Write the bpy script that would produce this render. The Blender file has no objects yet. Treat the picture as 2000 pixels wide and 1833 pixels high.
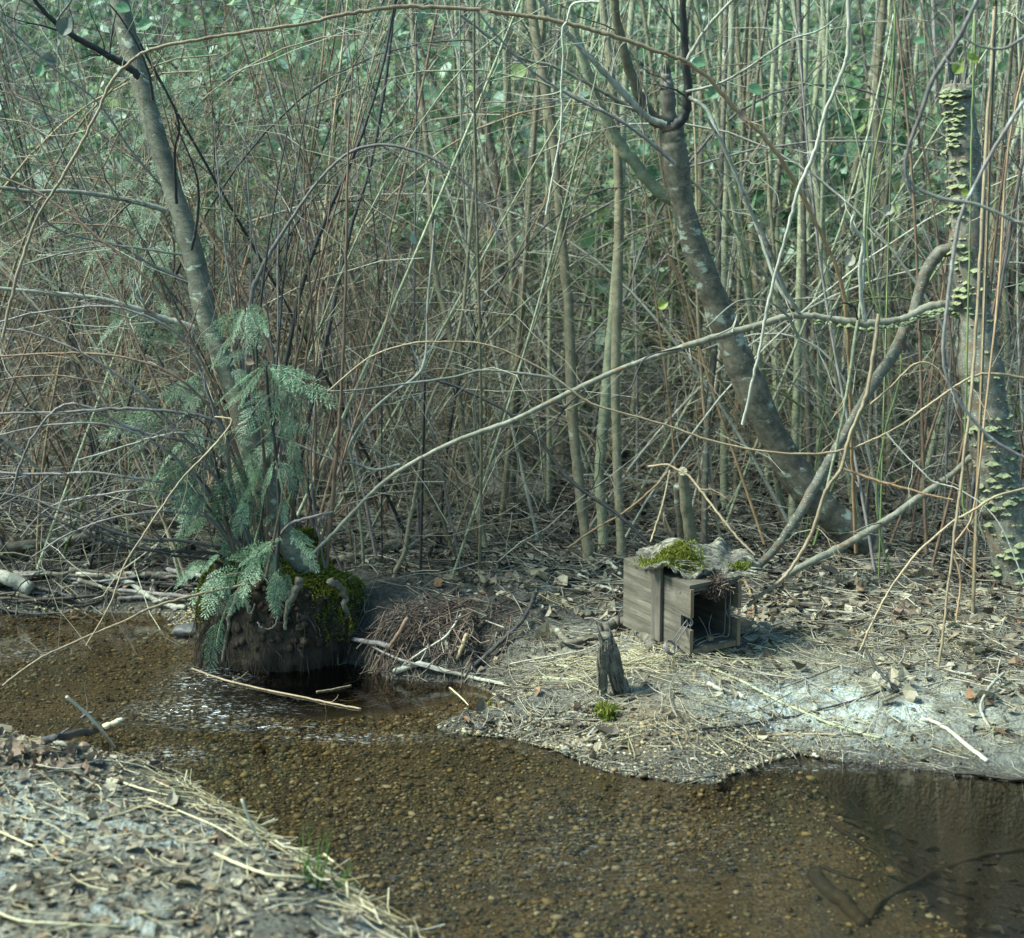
import bpy, math, random
import numpy as np
from mathutils import Vector, Matrix, Euler
sc = bpy.context.scene
COL = sc.collection
R = math.radians
# ------------------------------------------------------------------ camera
FPX, PITCH, CAMZ = 3078.0, R(7.1), 1.6
cam_d = bpy.data.cameras.new('camera')
cam = bpy.data.objects.new('camera', cam_d); COL.objects.link(cam)
cam.location = (0, 0, CAMZ); cam.rotation_euler = (R(90) - PITCH, 0, 0)
cam_d.sensor_fit = 'HORIZONTAL'; cam_d.sensor_width = 36; cam_d.lens = FPX / 2000 * 36
cam_d.clip_end = 500
cam_d.dof.use_dof = True; cam_d.dof.focus_distance = 6.3; cam_d.dof.aperture_fstop = 3.3
sc.camera = cam
# ------------------------------------------------------------------ sky, sun, exposure
SUN_EL, SUN_DIR = R(50), Vector((-0.90, -0.22, 0))
w = bpy.data.worlds.new('World'); sc.world = w; w.use_nodes = True
nt = w.node_tree; bg = nt.nodes['Background']
sky = nt.nodes.new('ShaderNodeTexSky'); sky.sky_type = 'NISHITA'; sky.sun_disc = False
sky.sun_elevation = SUN_EL; sky.sun_rotation = math.atan2(SUN_DIR.x, SUN_DIR.y)
sky.air_density = 1.0; sky.dust_density = 2.0; sky.ozone_density = 1.0
tint = nt.nodes.new('ShaderNodeMix'); tint.data_type = 'RGBA'; tint.blend_type = 'MULTIPLY'; tint.inputs[0].default_value = 1   # teal cast put into the sky light
tint.inputs[7].default_value = (0.64, 1.05, 1.06, 1); nt.links.new(sky.outputs[0], tint.inputs[6]); nt.links.new(tint.outputs[2], bg.inputs[0]); bg.inputs[1].default_value = 0.115
sun_d = bpy.data.lights.new('sun', 'SUN'); sun_d.energy = 4.2; sun_d.angle = R(13); sun_d.color = (0.93, 1.0, 0.88)
sun = bpy.data.objects.new('sun', sun_d); COL.objects.link(sun)
sd_ = SUN_DIR.normalized() * math.cos(SUN_EL) + Vector((0, 0, math.sin(SUN_EL)))
sun.rotation_euler = sd_.to_track_quat('Z', 'Y').to_euler(); sun.location = (-6, 4, 8)
sc.view_settings.view_transform = 'Standard'; sc.view_settings.look = 'None'
sc.view_settings.gamma = 1; sc.view_settings.exposure = 1.33
sc.cycles.max_bounces = 8; sc.cycles.transparent_max_bounces = 12
# ------------------------------------------------------------------ picture <-> place
CP, SP = math.cos(PITCH), math.sin(PITCH)
def at(px, py, Y):                       # the point at depth Y seen at photo pixel (px, py)
    a, b = (px - 1000) / FPX, (916.5 - py) / FPX
    t = Y / (CP + b * SP)
    return np.array((a * t, Y, CAMZ + t * (b * CP - SP)))
def topix(x, y): return 1000 + x / y * FPX
def at_z(px, py, z):
    a, b = (px - 1000) / FPX, (916.5 - py) / FPX
    t = (z - CAMZ) / (b * CP - SP)
    return (a * t, t * (CP + b * SP))
# ------------------------------------------------------------------ noise in numpy
def _h(ix, iy, s):
    n = (ix.astype(np.int64) * 374761393 + iy.astype(np.int64) * 668265263 + s * 974634777) & 0xFFFFFFFF
    n = ((n ^ (n >> 13)) * 1274126177) & 0xFFFFFFFF
    return ((n ^ (n >> 16)) & 0xFFFF) / 65535.0
def vnoise(x, y, s=0):
    ix, iy = np.floor(x), np.floor(y); fx, fy = x - ix, y - iy
    fx = fx * fx * (3 - 2 * fx); fy = fy * fy * (3 - 2 * fy)
    a = _h(ix, iy, s); b = _h(ix + 1, iy, s); c = _h(ix, iy + 1, s); d = _h(ix + 1, iy + 1, s)
    return (a + (b - a) * fx) * (1 - fy) + (c + (d - c) * fx) * fy
def fbm(x, y, f, o=4, s=0):
    r = 0; amp = .5
    for i in range(o):
        r = r + amp * (vnoise(x * f + 17.3 * i, y * f - 9.1 * i, s + i) - .5); f *= 2.03; amp *= .5
    return r
def sstep(a, b, x):
    t = np.clip((x - a) / (b - a), 0, 1); return t * t * (3 - 2 * t)
# ------------------------------------------------------------------ terrain
far_px = [(-500, 1178), (-200, 1188), (0, 1196), (200, 1196), (320, 1200), (345, 1225), (395, 1250), (430, 1275), (500, 1290), (690, 1300), (760, 1326), (900, 1335),
          (950, 1352), (965, 1376), (925, 1398), (860, 1424), (900, 1436), (1000, 1446), (1080, 1466), (1130, 1490), (1200, 1512), (1300, 1526),
          (1400, 1529), (1425, 1515), (1500, 1492), (1560, 1476), (1640, 1490), (1740, 1502), (1850, 1516), (2000, 1527), (2300, 1535)]
near_px = [(830, 1840), (775, 1785), (715, 1735), (640, 1685), (560, 1640), (500, 1595), (430, 1555), (350, 1520), (385, 1500), (250, 1468), (120, 1445), (0, 1425), (-300, 1415)]
far_w = [(-7, 7.9)] + [at_z(x, y, 0) for x, y in far_px] + [(7, 5.2)]
near_w = [(7, 2.3), (2.5, 2.2), (0.6, 2.9)] + [at_z(x, y, .07) for x, y in near_px] + [(-7, 5.6)]
POLY = np.array(far_w + near_w); NFAR = len(far_w)
def water_sd(x, y):                      # signed distance to the creek's edge, + outside; and whether the far edge is nearest
    x = np.asarray(x, float); y = np.asarray(y, float)
    best = np.full(x.shape, 1e9); far = np.zeros(x.shape, bool); ins = np.zeros(x.shape, bool)
    n = len(POLY)
    for i in range(n):
        ax, ay = POLY[i]; bx, by = POLY[(i + 1) % n]
        dx, dy = bx - ax, by - ay
        t = np.clip(((x - ax) * dx + (y - ay) * dy) / (dx * dx + dy * dy), 0, 1)
        d = np.hypot(x - ax - t * dx, y - ay - t * dy)
        m = d < best; best = np.where(m, d, best); far = np.where(m, i < NFAR - 1, far)
        c = ((ay > y) != (by > y)); ins ^= c & (x < (bx - ax) * (y - ay) / ((by - ay) if by != ay else 1e-9) + ax)
    rag = .05 * fbm(x, y, 3.1, 3, 71) + .02 * fbm(x, y, 13, 2, 72)
    return np.where(ins, -best, best) + rag * (best < .4), far
def bankpool(x, y):                      # deep dark pool at the lower right, and the one at the stump's foot
    p = at_z(1900, 1680, -.1); q = at_z(690, 1355, -.1)
    a = np.exp(-(((x - p[0]) / .66) ** 2 + ((y - p[1]) / .45) ** 2) * 1.2)
    b = np.exp(-(((x - q[0]) / .55) ** 2 + ((y - q[1] - .02) / .34) ** 2) * 1.2)
    l0 = at_z(1490, 1470, -.05); l1 = at_z(1850, 1850, -.1); dx, dy = l1[0] - l0[0], l1[1] - l0[1]; n = math.hypot(dx, dy)   # its sandy edge runs slantwise
    s = ((x - l0[0]) * -dy + (y - l0[1]) * dx) / n + .10 * fbm(x, y, 2.6, 3, 61)
    a = sstep(-.08, .42, s) * sstep(-.5, .0, y - 3.3)
    return a, b
def H(x, y):
    x = np.asarray(x, float); y = np.asarray(y, float)
    sd, far = water_sd(x, y); d = np.maximum(sd, 0); dep = np.maximum(-sd, 0)
    L = np.where(x < -.12, .09, .09 + .5 * sstep(-.12, .35, x)); L = np.where(x < -1.2, .18, L)
    L = L + .25 * np.exp(-((x + .25) / .28) ** 2 - ((y - 5.55) / .2) ** 2)
    hf = .235 * (1 - np.exp(-d / L)) * np.where(x > -.15, .3 + .7 * sstep(.0, .38, d), 1) + .012 * np.maximum(y - 7, 0)
    t = (y - 12.6) / 1.3; hill = .58 * 1.3 * np.log1p(np.exp(np.clip(t, -30, 30)))
    hf = hf + np.minimum(hill, 5.0 + .03 * y) * (y > 8)
    hn = .13 * (1 - np.exp(-d / .10)) + .05 * (1 - np.exp(-d / .9))
    n = .055 * fbm(x, y, 1.7, 3, 5) + .05 * fbm(x, y, 9, 3, 9) * sstep(.0, .2, d) + .018 * fbm(x, y, 38, 2, 3)
    ho = np.maximum(np.where(far, hf, hn) + n * sstep(-.02, .2, d), .004 + .1 * np.minimum(d, .05))
    a, b = bankpool(x, y)
    hi = -.012 - .085 * (1 - np.exp(-dep / .22)) - .16 * a - .10 * b + .02 * fbm(x, y, 4, 3, 2)
    return np.where(sd > 0, ho, np.minimum(hi, -.006))
def gh(px, py, water=False, ymin=2.2):   # where the sight line through a photo pixel meets the ground
    Y = np.geomspace(ymin, 40, 900); a, b = (px - 1000) / FPX, (916.5 - py) / FPX
    t = Y / (CP + b * SP); X = a * t; Z = CAMZ + t * (b * CP - SP)
    h = H(X, Y)
    if water: h = np.maximum(h, 0)
    k = np.argmax(Z < h); return np.array((X[k], Y[k], h[k]))
# ------------------------------------------------------------------ mesh helpers
class MB:
    def __init__(s): s.v = []; s.p = []; s.n = 0
    def add(s, V, polys):
        V = np.asarray(V, float).reshape(-1, 3)
        for q in polys: s.p.append(np.asarray(q, np.int64) + s.n)
        s.v.append(V); s.n += len(V); return s
    def tubes(s, P, r, n=6, cap=False):
        P = np.asarray(P, float); r = np.asarray(r, float)
        if P.ndim == 2: P = P[None]; r = r[None]
        N, K = r.shape
        T = np.gradient(P, axis=1); T /= np.linalg.norm(T, axis=2, keepdims=True) + 1e-9
        D = np.abs(P[:, -1] - P[:, 0]); ref = np.eye(3)[np.argmin(D, axis=1)][:, None, :]
        A = np.cross(T, np.broadcast_to(ref, T.shape)); A /= np.linalg.norm(A, axis=2, keepdims=True) + 1e-9
        B = np.cross(T, A); an = np.arange(n) * 2 * math.pi / n
        V = P[:, :, None] + r[:, :, None, None] * (np.cos(an)[:, None] * A[:, :, None] + np.sin(an)[:, None] * B[:, :, None])
        i = np.arange(N)[:, None, None] * K * n; k = np.arange(K - 1)[None, :, None] * n; j = np.arange(n)[None, None, :]; j2 = (j + 1) % n
        q = np.stack(np.broadcast_arrays(i + k + j, i + k + j2, i + k + n + j2, i + k + n + j), -1).reshape(-1, 4)
        ps = [q]
        if cap:
            b = (np.arange(N) * K * n)[:, None]
            ps += [b + np.arange(n)[::-1][None], b + (K - 1) * n + np.arange(n)[None]]
        return s.add(V, ps)
    def box(s, x0, x1, y0, y1, z0, z1):
        V = [(x, y, z) for z in (z0, z1) for y in (y0, y1) for x in (x0, x1)]
        return s.add(V, [[(0, 2, 3, 1), (4, 5, 7, 6), (0, 1, 5, 4), (2, 6, 7, 3), (0, 4, 6, 2), (1, 3, 7, 5)]])
    def V(s): return np.concatenate(s.v) if s.v else np.zeros((0, 3))
    def mesh(s, name, m, off=(0, 0, 0), smooth=True):
        me = bpy.data.meshes.new(name); V = s.V() - np.asarray(off)
        tot = np.concatenate([np.full(len(q), q.shape[1]) for q in s.p]); idx = np.concatenate([q.ravel() for q in s.p])
        me.vertices.add(len(V)); me.vertices.foreach_set('co', V.astype(np.float32).ravel())
        me.loops.add(len(idx)); me.loops.foreach_set('vertex_index', idx.astype(np.int32))
        me.polygons.add(len(tot)); me.polygons.foreach_set('loop_start', np.concatenate([[0], np.cumsum(tot)[:-1]]).astype(np.int32))
        me.update(calc_edges=True); me.validate()
        me.polygons.foreach_set('use_smooth', np.full(len(me.polygons), smooth))
        if m: me.materials.append(m)
        return me
    def obj(s, name, m, parent=None, base=None, smooth=True):
        off = np.zeros(3)
        if parent is not None:
            q = parent
            while '_o' not in q and q.parent: q = q.parent
            off = np.array(q.get('_o', (0, 0, 0)))
        elif base is not None: off = np.asarray(base, float)
        o = bpy.data.objects.new(name, s.mesh(name, m, off, smooth)); COL.objects.link(o)
        if parent is not None: o.parent = parent
        else: o.location = off
        return o
def tag(o, label=None, cat=None, group=None, kind=None):
    if label: o['label'] = label
    if cat: o['category'] = cat
    if group: o['group'] = group
    if kind: o['kind'] = kind
    return o
ROOTS = []
def thing(name, base, label, cat, group=None):
    o = bpy.data.objects.new(name, None); COL.objects.link(o); o.empty_display_size = .1
    o.location = base; o['_o'] = [float(v) for v in base]; ROOTS.append(o)
    return tag(o, label, cat, group)
def cr(P, per=6):                        # a smooth line through traced points
    P = np.asarray(P, float)
    if len(P) == 2: return P[0] + (P[1] - P[0]) * np.linspace(0, 1, per + 1)[:, None]
    Q = np.vstack([2 * P[0] - P[1], P, 2 * P[-1] - P[-2]]); out = []
    t = np.linspace(0, 1, per, endpoint=False)[:, None]
    for i in range(1, len(Q) - 2):
        a, b, c, d = Q[i - 1:i + 3]
        out.append(.5 * (2 * b + (c - a) * t + (2 * a - 5 * b + 4 * c - d) * t ** 2 + (3 * b - a - 3 * c + d) * t ** 3))
    return np.vstack(out + [P[-1:]])
def pts(s): return [tuple(float(v) for v in p.split(',')) for p in s.split()]
def trace(s, Y0, Y1, w0, w1, rng, per=6, wob=.35, bow=0.):     # traced pixels -> points with their own depth, radii from widths in px
    p = pts(s); n = len(p)
    L = np.concatenate([[0], np.cumsum([math.hypot(p[i + 1][0] - p[i][0], p[i + 1][1] - p[i][1]) for i in range(n - 1)])]); L /= L[-1]
    P = [at(x, y, Y0 + (Y1 - Y0) * l + bow * math.sin(math.pi * l)) for (x, y), l in zip(p, L)]
    C = cr(P, per); K = len(C); u = np.linspace(0, 1, K)
    rad = (w0 + (w1 - w0) * u) / 2 * C[:, 1] / FPX
    C[1:-1] += rng.normal(0, 1, (K - 2, 3)) * rad[1:-1, None] * wob
    nz_ = rng.normal(0, 1, K + 8).clip(-1.5, 1.5); nz_ = np.convolve(nz_, np.ones(9) / 9, 'valid')
    rad = rad * (1 + .24 * nz_)
    return C, rad
def side_twigs(mb, C, rad, rng, n, length, up=.5, lo=.15, hi=1., sub=True, rr=.45):
    if n <= 0: return
    K = len(C); k = (rng.uniform(lo, hi, n) * (K - 2)).astype(int)
    T = C[k + 1] - C[k]; T /= np.linalg.norm(T, axis=1, keepdims=True) + 1e-9
    q = rng.normal(0, 1, (n, 3)); q -= (q * T).sum(1, keepdims=True) * T; q /= np.linalg.norm(q, axis=1, keepdims=True) + 1e-9
    d = T * rng.uniform(.3, .9, (n, 1)) + q * rng.uniform(.5, 1., (n, 1)) + np.array((0, 0, up)); d /= np.linalg.norm(d, axis=1, keepdims=True)
    ln = length * rng.uniform(.3, 1.2, n); bend = rng.normal(0, .35, (n, 3)); u = np.linspace(0, 1, 6)
    P = C[k][:, None] + ln[:, None, None] * (u[None, :, None] * d[:, None] + u[None, :, None] ** 2 * bend[:, None] * .6)
    P[:, 1:] += rng.normal(0, .018, (n, 5, 3)) * ln[:, None, None]
    r0 = np.minimum(rad[k] * rr, .0045) * rng.uniform(.6, 1.1, n); r0 = np.maximum(r0, .0011)
    Rr = r0[:, None] * (1 - .65 * u)[None]
    mb.tubes(P, Rr, 4)
    if sub:
        for _ in range(2):
            m = rng.integers(1, 5, n); b = P[np.arange(n), m]; d2 = P[np.arange(n), m + 0] - P[np.arange(n), m - 1]
            d2 /= np.linalg.norm(d2, axis=1, keepdims=True) + 1e-9
            d2 = d2 + rng.normal(0, .55, (n, 3)); ln2 = ln * rng.uniform(.2, .55, n); u4 = np.linspace(0, 1, 4)
            P2 = b[:, None] + ln2[:, None, None] * u4[None, :, None] * d2[:, None]
            P2[:, 1:] += rng.normal(0, .03, (n, 3, 3)) * ln2[:, None, None]
            mb.tubes(P2, np.maximum(Rr[np.arange(n), m] * .7, .0008)[:, None] * (1 - .5 * u4)[None], 3)
def thorns(mb, C, rad, rng, n, ln=.006):
    K = len(C); k = rng.integers(1, K - 2, n); f = rng.random((n, 1)); B = C[k] + (C[k + 1] - C[k]) * f
    T = C[k + 1] - C[k]; T /= np.linalg.norm(T, axis=1, keepdims=True); q = rng.normal(0, 1, (n, 3)); q -= (q * T).sum(1, keepdims=True) * T
    q /= np.linalg.norm(q, axis=1, keepdims=True); tip = B + q * (rad[k][:, None] + ln) - T * .004
    mb.tubes(np.stack([B, tip], 1), np.stack([np.full(n, .0022), np.full(n, .0003)], 1), 4)
# ------------------------------------------------------------------ materials
class G:
    def __init__(s, name, coord='Object'):
        s.m = bpy.data.materials.new(name); s.m.use_nodes = True; s.t = s.m.node_tree; s.t.nodes.clear()
        s.out = s.n('ShaderNodeOutputMaterial'); s.co = s.n('ShaderNodeTexCoord').outputs[coord]
    def n(s, t, **k):
        x = s.t.nodes.new(t)
        for a, b in k.items(): setattr(x, a, b)
        return x
    def put(s, sock, v):
        if hasattr(v, 'is_output'): s.t.links.new(v, sock)
        elif isinstance(v, (tuple, list)) and len(v) == 3 and sock.type == 'RGBA': sock.default_value = (*v, 1)
        else: sock.default_value = v
    def map(s, scale, rot=(0, 0, 0), vec=None):
        x = s.n('ShaderNodeMapping'); s.put(x.inputs[0], vec or s.co); x.inputs['Scale'].default_value = scale; x.inputs['Rotation'].default_value = rot
        return x.outputs[0]
    def noise(s, scale, detail=4, rough=.6, vec=None, dist=0):
        x = s.n('ShaderNodeTexNoise'); s.put(x.inputs['Vector'], vec or s.co); x.inputs['Scale'].default_value = scale
        x.inputs['Detail'].default_value = detail; x.inputs['Roughness'].default_value = rough; x.inputs['Distortion'].default_value = dist
        return x.outputs['Fac']
    def vor(s, scale, vec=None, feature='F1', out='Distance'):
        x = s.n('ShaderNodeTexVoronoi', feature=feature); s.put(x.inputs['Vector'], vec or s.co); x.inputs['Scale'].default_value = scale
        return x.outputs[out]
    def ramp(s, f, st, interp='LINEAR'):
        x = s.n('ShaderNodeValToRGB'); s.put(x.inputs[0], f); e = x.color_ramp; e.interpolation = interp
        while len(e.elements) < len(st): e.elements.new(.5)
        for a, (p, c) in zip(e.elements, st): a.position = p; a.color = (*c, 1) if len(c) == 3 else c
        return x.outputs[0]
    def band(s, f, a, b): return s.ramp(f, [(a, (0, 0, 0)), (b, (1, 1, 1))])
    def mix(s, f, a, b, mode='MIX'):
        x = s.n('ShaderNodeMix', data_type='RGBA', blend_type=mode); s.put(x.inputs[0], f); s.put(x.inputs[6], a); s.put(x.inputs[7], b)
        return x.outputs[2]
    def math(s, op, a, b=0.):
        x = s.n('ShaderNodeMath', operation=op); s.put(x.inputs[0], a); s.put(x.inputs[1], b); return x.outputs[0]
    def attr(s, name): return s.n('ShaderNodeAttribute', attribute_name=name).outputs['Fac']
    def island(s): return s.n('ShaderNodeNewGeometry').outputs['Random Per Island']
    def objrand(s): return s.n('ShaderNodeObjectInfo').outputs['Random']
    def bump(s, h, st=.5, dist=.01, nrm=None):
        x = s.n('ShaderNodeBump'); s.put(x.inputs['Height'], h); s.put(x.inputs['Strength'], st); x.inputs['Distance'].default_value = dist
        if nrm: s.put(x.inputs['Normal'], nrm)
        return x.outputs[0]
    def pbr(s, col, rough=.8, nrm=None, spec=.4, **k):
        x = s.n('ShaderNodeBsdfPrincipled'); s.put(x.inputs['Base Color'], col); s.put(x.inputs['Roughness'], rough); s.put(x.inputs['Specular IOR Level'], spec)
        if nrm: s.put(x.inputs['Normal'], nrm)
        for a, b in k.items(): s.put(x.inputs[a.replace('_', ' ')], b)
        return x.outputs[0]
    def done(s, sh): s.t.links.new(sh, s.out.inputs[0]); return s.m
def hsv_jit(g, col, rnd, amt=.35):
    x = g.n('ShaderNodeHueSaturation'); g.put(x.inputs['Color'], col)
    v = g.math('MULTIPLY_ADD', rnd, amt * 2); v.node.inputs[2].default_value = 1 - amt; g.put(x.inputs['Value'], v); return x.outputs[0]
def bark(name, a, b, patch=None, pa=(.56, .62), scale=30, stretch=.35, rough=.8, jit=.3, spot=None):
    g = G(name)
    v = g.map((1, 1, stretch)); f = g.noise(scale, 5, .65, v)
    c = g.ramp(f, [(.3, a), (.72, b)])
    big = g.noise(5, 3, .5); c = g.mix(g.math('MULTIPLY', g.band(big, .45, .7), .45), c, tuple(x * .55 for x in a))
    if patch:
        p = g.band(g.noise(11, 4, .6, g.map((1, 1, 1.7))), *pa); c = g.mix(p, c, patch)
    if spot:
        p = g.band(g.noise(70, 2, .5, g.map((1, 1, 3))), .63, .68); c = g.mix(p, c, spot)
    c = hsv_jit(g, c, g.objrand(), jit)
    fine = g.noise(scale * 4, 3, .6, v)
    return g.done(g.pbr(c, rough, g.bump(g.math('ADD', f, g.math('MULTIPLY', fine, .5)), .6, .004), .35))
M = {}
M['alder'] = bark('alder_bark', (.085, .08, .055), (.185, .178, .13), (.34, .36, .28), (.61, .67), 26, 2.2, spot=(.05, .045, .035), jit=.05)
M['alder_brown'] = bark('old_alder_bark', (.06, .05, .036), (.20, .175, .125), (.32, .34, .27), (.58, .64), 30, 1.0, spot=(.035, .03, .024), jit=.05)
M['snag'] = bark('dead_snag_bark', (.06, .055, .042), (.21, .195, .15), (.15, .085, .05), (.53, .68), 34, .7, spot=(.34, .35, .28), jit=.05)
M['olive'] = bark('olive_pole_bark', (.11, .095, .058), (.235, .205, .13), (.28, .29, .22), (.64, .7), 30, 1.2, jit=.28, spot=(.07, .055, .035))
M['olive2'] = bark('grey_green_pole_bark', (.18, .19, .115), (.38, .39, .25), (.38, .40, .32), (.62, .7), 30, 1.2, jit=.25, spot=(.08, .07, .05))
M['red'] = bark('red_brown_twig_bark', (.085, .055, .038), (.24, .15, .095), None, scale=50, jit=.4, rough=.6)
M['purple'] = bark('purple_grey_twig_bark', (.10, .085, .08), (.25, .22, .20), (.25, .25, .24), (.6, .7), 50, jit=.4, rough=.6)
M['dark'] = bark('charcoal_twig_bark', (.018, .018, .018), (.055, .05, .045), (.12, .12, .11), (.66, .72), 50, jit=.3, rough=.6)
M['grey'] = bark('grey_branch_bark', (.15, .145, .115), (.33, .32, .26), (.09, .065, .045), (.58, .66), 45, jit=.3, rough=.65)
M['branch'] = bark('dead_branch_bark', (.13, .115, .08), (.32, .30, .225), (.20, .12, .07), (.60, .68), 40, jit=.1, rough=.7)
M['tan'] = bark('tan_cane_bark', (.20, .14, .08), (.38, .29, .18), (.17, .11, .06), (.6, .7), 40, jit=.25, rough=.5)
M['orange'] = bark('orange_cane_bark', (.21, .125, .065), (.36, .235, .13), None, scale=40, jit=.2, rough=.5)
M['pale'] = bark('bleached_cane_bark', (.34, .31, .24), (.54, .51, .42), (.22, .18, .13), (.62, .72), 50, jit=.2, rough=.7)
M['green'] = bark('green_cane_bark', (.07, .10, .03), (.16, .20, .08), (.18, .15, .08), (.58, .7), 40, jit=.35, rough=.45)
M['wet'] = bark('sunken_stick_bark', (.02, .016, .012), (.06, .045, .03), None, scale=40, jit=.3, rough=.6)
M['rot'] = bark('rotten_wood', (.03, .026, .02), (.17, .145, .11), (.22, .21, .18), (.55, .66), 22, .25, jit=.1)

def litter_mat(name, st, rough=.75, trans=0., spec=.35, jit=True):
    g = G(name); r = g.island(); c = g.ramp(r, st)
    n = g.noise(60, 3, .6); c = g.mix(g.math('MULTIPLY', g.band(n, .35, .7), .4), c, tuple(x * .45 for x in st[0][1]))
    sh = g.pbr(c, rough, g.bump(n, .4, .003), spec)
    if trans:
        t = g.n('ShaderNodeBsdfTranslucent'); g.put(t.inputs[0], c); x = g.n('ShaderNodeMixShader'); x.inputs[0].default_value = trans
        g.t.links.new(sh, x.inputs[1]); g.t.links.new(t.outputs[0], x.inputs[2]); sh = x.outputs[0]
    return g.done(sh)
M['leaf'] = litter_mat('dead_leaf', [(0, (.045, .032, .022)), (.22, (.13, .095, .06)), (.45, (.28, .23, .15)), (.62, (.085, .068, .05)), (.82, (.42, .37, .26)), (.95, (.22, .165, .105)), (1, (.24, .11, .045))], .6, .15)
M['paleleaf'] = litter_mat('bleached_leaf', [(0, (.30, .25, .17)), (.5, (.42, .37, .28)), (1, (.52, .48, .40))], .6, .15)
M['straw'] = litter_mat('dry_straw', [(0, (.24, .18, .09)), (.3, (.42, .35, .2)), (.6, (.55, .48, .30)), (.8, (.32, .29, .21)), (1, (.62, .57, .42))], .6, .1)
M['twig'] = litter_mat('dead_twig', [(0, (.05, .04, .03)), (.3, (.13, .105, .08)), (.55, (.22, .195, .15)), (.8, (.32, .29, .23)), (1, (.40, .35, .26))], .7)
M['tangle'] = litter_mat('fine_twig', [(0, (.03, .026, .02)), (.3, (.09, .08, .058)), (.55, (.20, .19, .135)), (.75, (.34, .33, .245)), (.9, (.52, .50, .40)), (1, (.28, .18, .10))], .5)
M['cane_tangle'] = litter_mat('dead_cane', [(0, (.015, .013, .01)), (.45, (.045, .04, .03)), (.7, (.11, .108, .066)), (.84, (.30, .295, .19)), (.94, (.50, .48, .36)), (1, (.22, .13, .07))], .5)
M['green_leaf'] = litter_mat('evergreen_leaf', [(0, (.04, .09, .03)), (.2, (.075, .165, .07)), (.5, (.13, .26, .12)), (.7, (.17, .31, .20)), (.84, (.40, .52, .42)), (1, (.26, .36, .09))], .5, .4, .35)
M['yellow_leaf'] = litter_mat('yellow_green_leaf', [(0, (.20, .28, .05)), (1, (.30, .34, .07))], .5, .4)
M['round_leaf'] = litter_mat('mottled_round_leaf', [(0, (.10, .13, .09)), (1, (.13, .14, .12))], .5, .3)
M['moss'] = litter_mat('bright_moss', [(0, (.05, .065, .01)), (.35, (.13, .16, .025)), (.7, (.25, .28, .045)), (1, (.26, .20, .05))], .9, .25, .1)
M['paper'] = litter_mat('crisp_brown_leaf', [(0, (.14, .09, .06)), (.5, (.22, .155, .11)), (1, (.28, .2, .14))], .6, .15)
M['grass'] = litter_mat('grass_blade', [(0, (.06, .14, .02)), (1, (.12, .22, .05))], .5, .35)
M['frond'] = litter_mat('cedar_scale_leaf', [(0, (.06, .115, .06)), (.5, (.15, .25, .14)), (1, (.33, .43, .29))], .45, .3, .5)
M['fungus'] = litter_mat('bracket_fungus', [(0, (.13, .145, .075)), (.5, (.21, .225, .12)), (1, (.30, .31, .19))], .8, 0, .2)
g = G('pebble'); c = g.ramp(g.island(), [(0, (.012, .013, .012)), (.16, (.045, .035, .025)), (.28, (.13, .10, .055)), (.4, (.30, .235, .125)), (.5, (.045, .048, .036)), (.6, (.20, .195, .12)), (.68, (.22, .13, .06)), (.78, (.42, .34, .17)), (.88, (.09, .10, .075)), (1, (.60, .55, .42))])
n_ = g.noise(120, 3, .6); M['pebble'] = g.done(g.pbr(g.mix(g.math('MULTIPLY', n_, .35), c, (.03, .022, .014)), .5, None, .4))
# the ground: mud, pale silt, leaf mould, stream gravel and pool muck, placed by attributes; silt also paints in sunlight, muck also shade
g = G('ground')
mud = g.ramp(g.noise(14, 8, .68), [(.28, (.045, .04, .03)), (.45, (.095, .088, .066)), (.58, (.16, .15, .115)), (.78, (.25, .24, .19))])
silt = g.ramp(g.noise(22, 6, .6), [(.3, (.22, .245, .225)), (.55, (.35, .39, .365)), (.75, (.50, .55, .525))])
mould = g.ramp(g.noise(38, 8, .7), [(.3, (.011, .010, .008)), (.5, (.036, .033, .025)), (.7, (.11, .104, .08))])
vc = g.vor(75, out='Color'); grav = g.ramp(g.n('ShaderNodeSeparateColor').outputs[0], [(0, (.04, .03, .02)), (.3, (.13, .085, .045)), (.6, (.20, .14, .07)), (.85, (.28, .21, .12)), (1, (.14, .13, .10))])
g.t.links.new(vc, grav.node.inputs[0].links[0].from_node.inputs[0])
sand = g.ramp(g.noise(160, 4, .7), [(.35, (.04, .033, .022)), (.55, (.105, .085, .054)), (.8, (.25, .21, .14))])
bed = g.mix(g.band(g.noise(3, 3, .5), .38, .6), grav, sand)
muck_shade = g.ramp(g.noise(30, 6, .7, g.map((1, 2.2, 1), (0, 0, .4))), [(.3, (.010, .008, .006)), (.6, (.032, .024, .016)), (.8, (.075, .055, .034))])
c = g.mix(g.attr('litter'), mud, mould)
c = g.mix(g.math('MULTIPLY', g.attr('silt'), g.band(g.noise(9, 6, .65), .40, .58)), c, silt)
c = g.mix(g.attr('gravel'), c, bed); c = g.mix(g.attr('muck_shade'), c, muck_shade)
wet = g.attr('wet'); c = g.mix(g.math('MULTIPLY', wet, .75), c, (.02, .017, .012))
rg = g.math('SUBTRACT', .82, g.math('MULTIPLY', wet, .55))
hb = g.math('ADD', g.noise(45, 8, .7), g.math('MULTIPLY', g.vor(75), .6))
M['ground'] = g.done(g.pbr(c, rg, g.bump(hb, .75, .02), .45))
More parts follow.
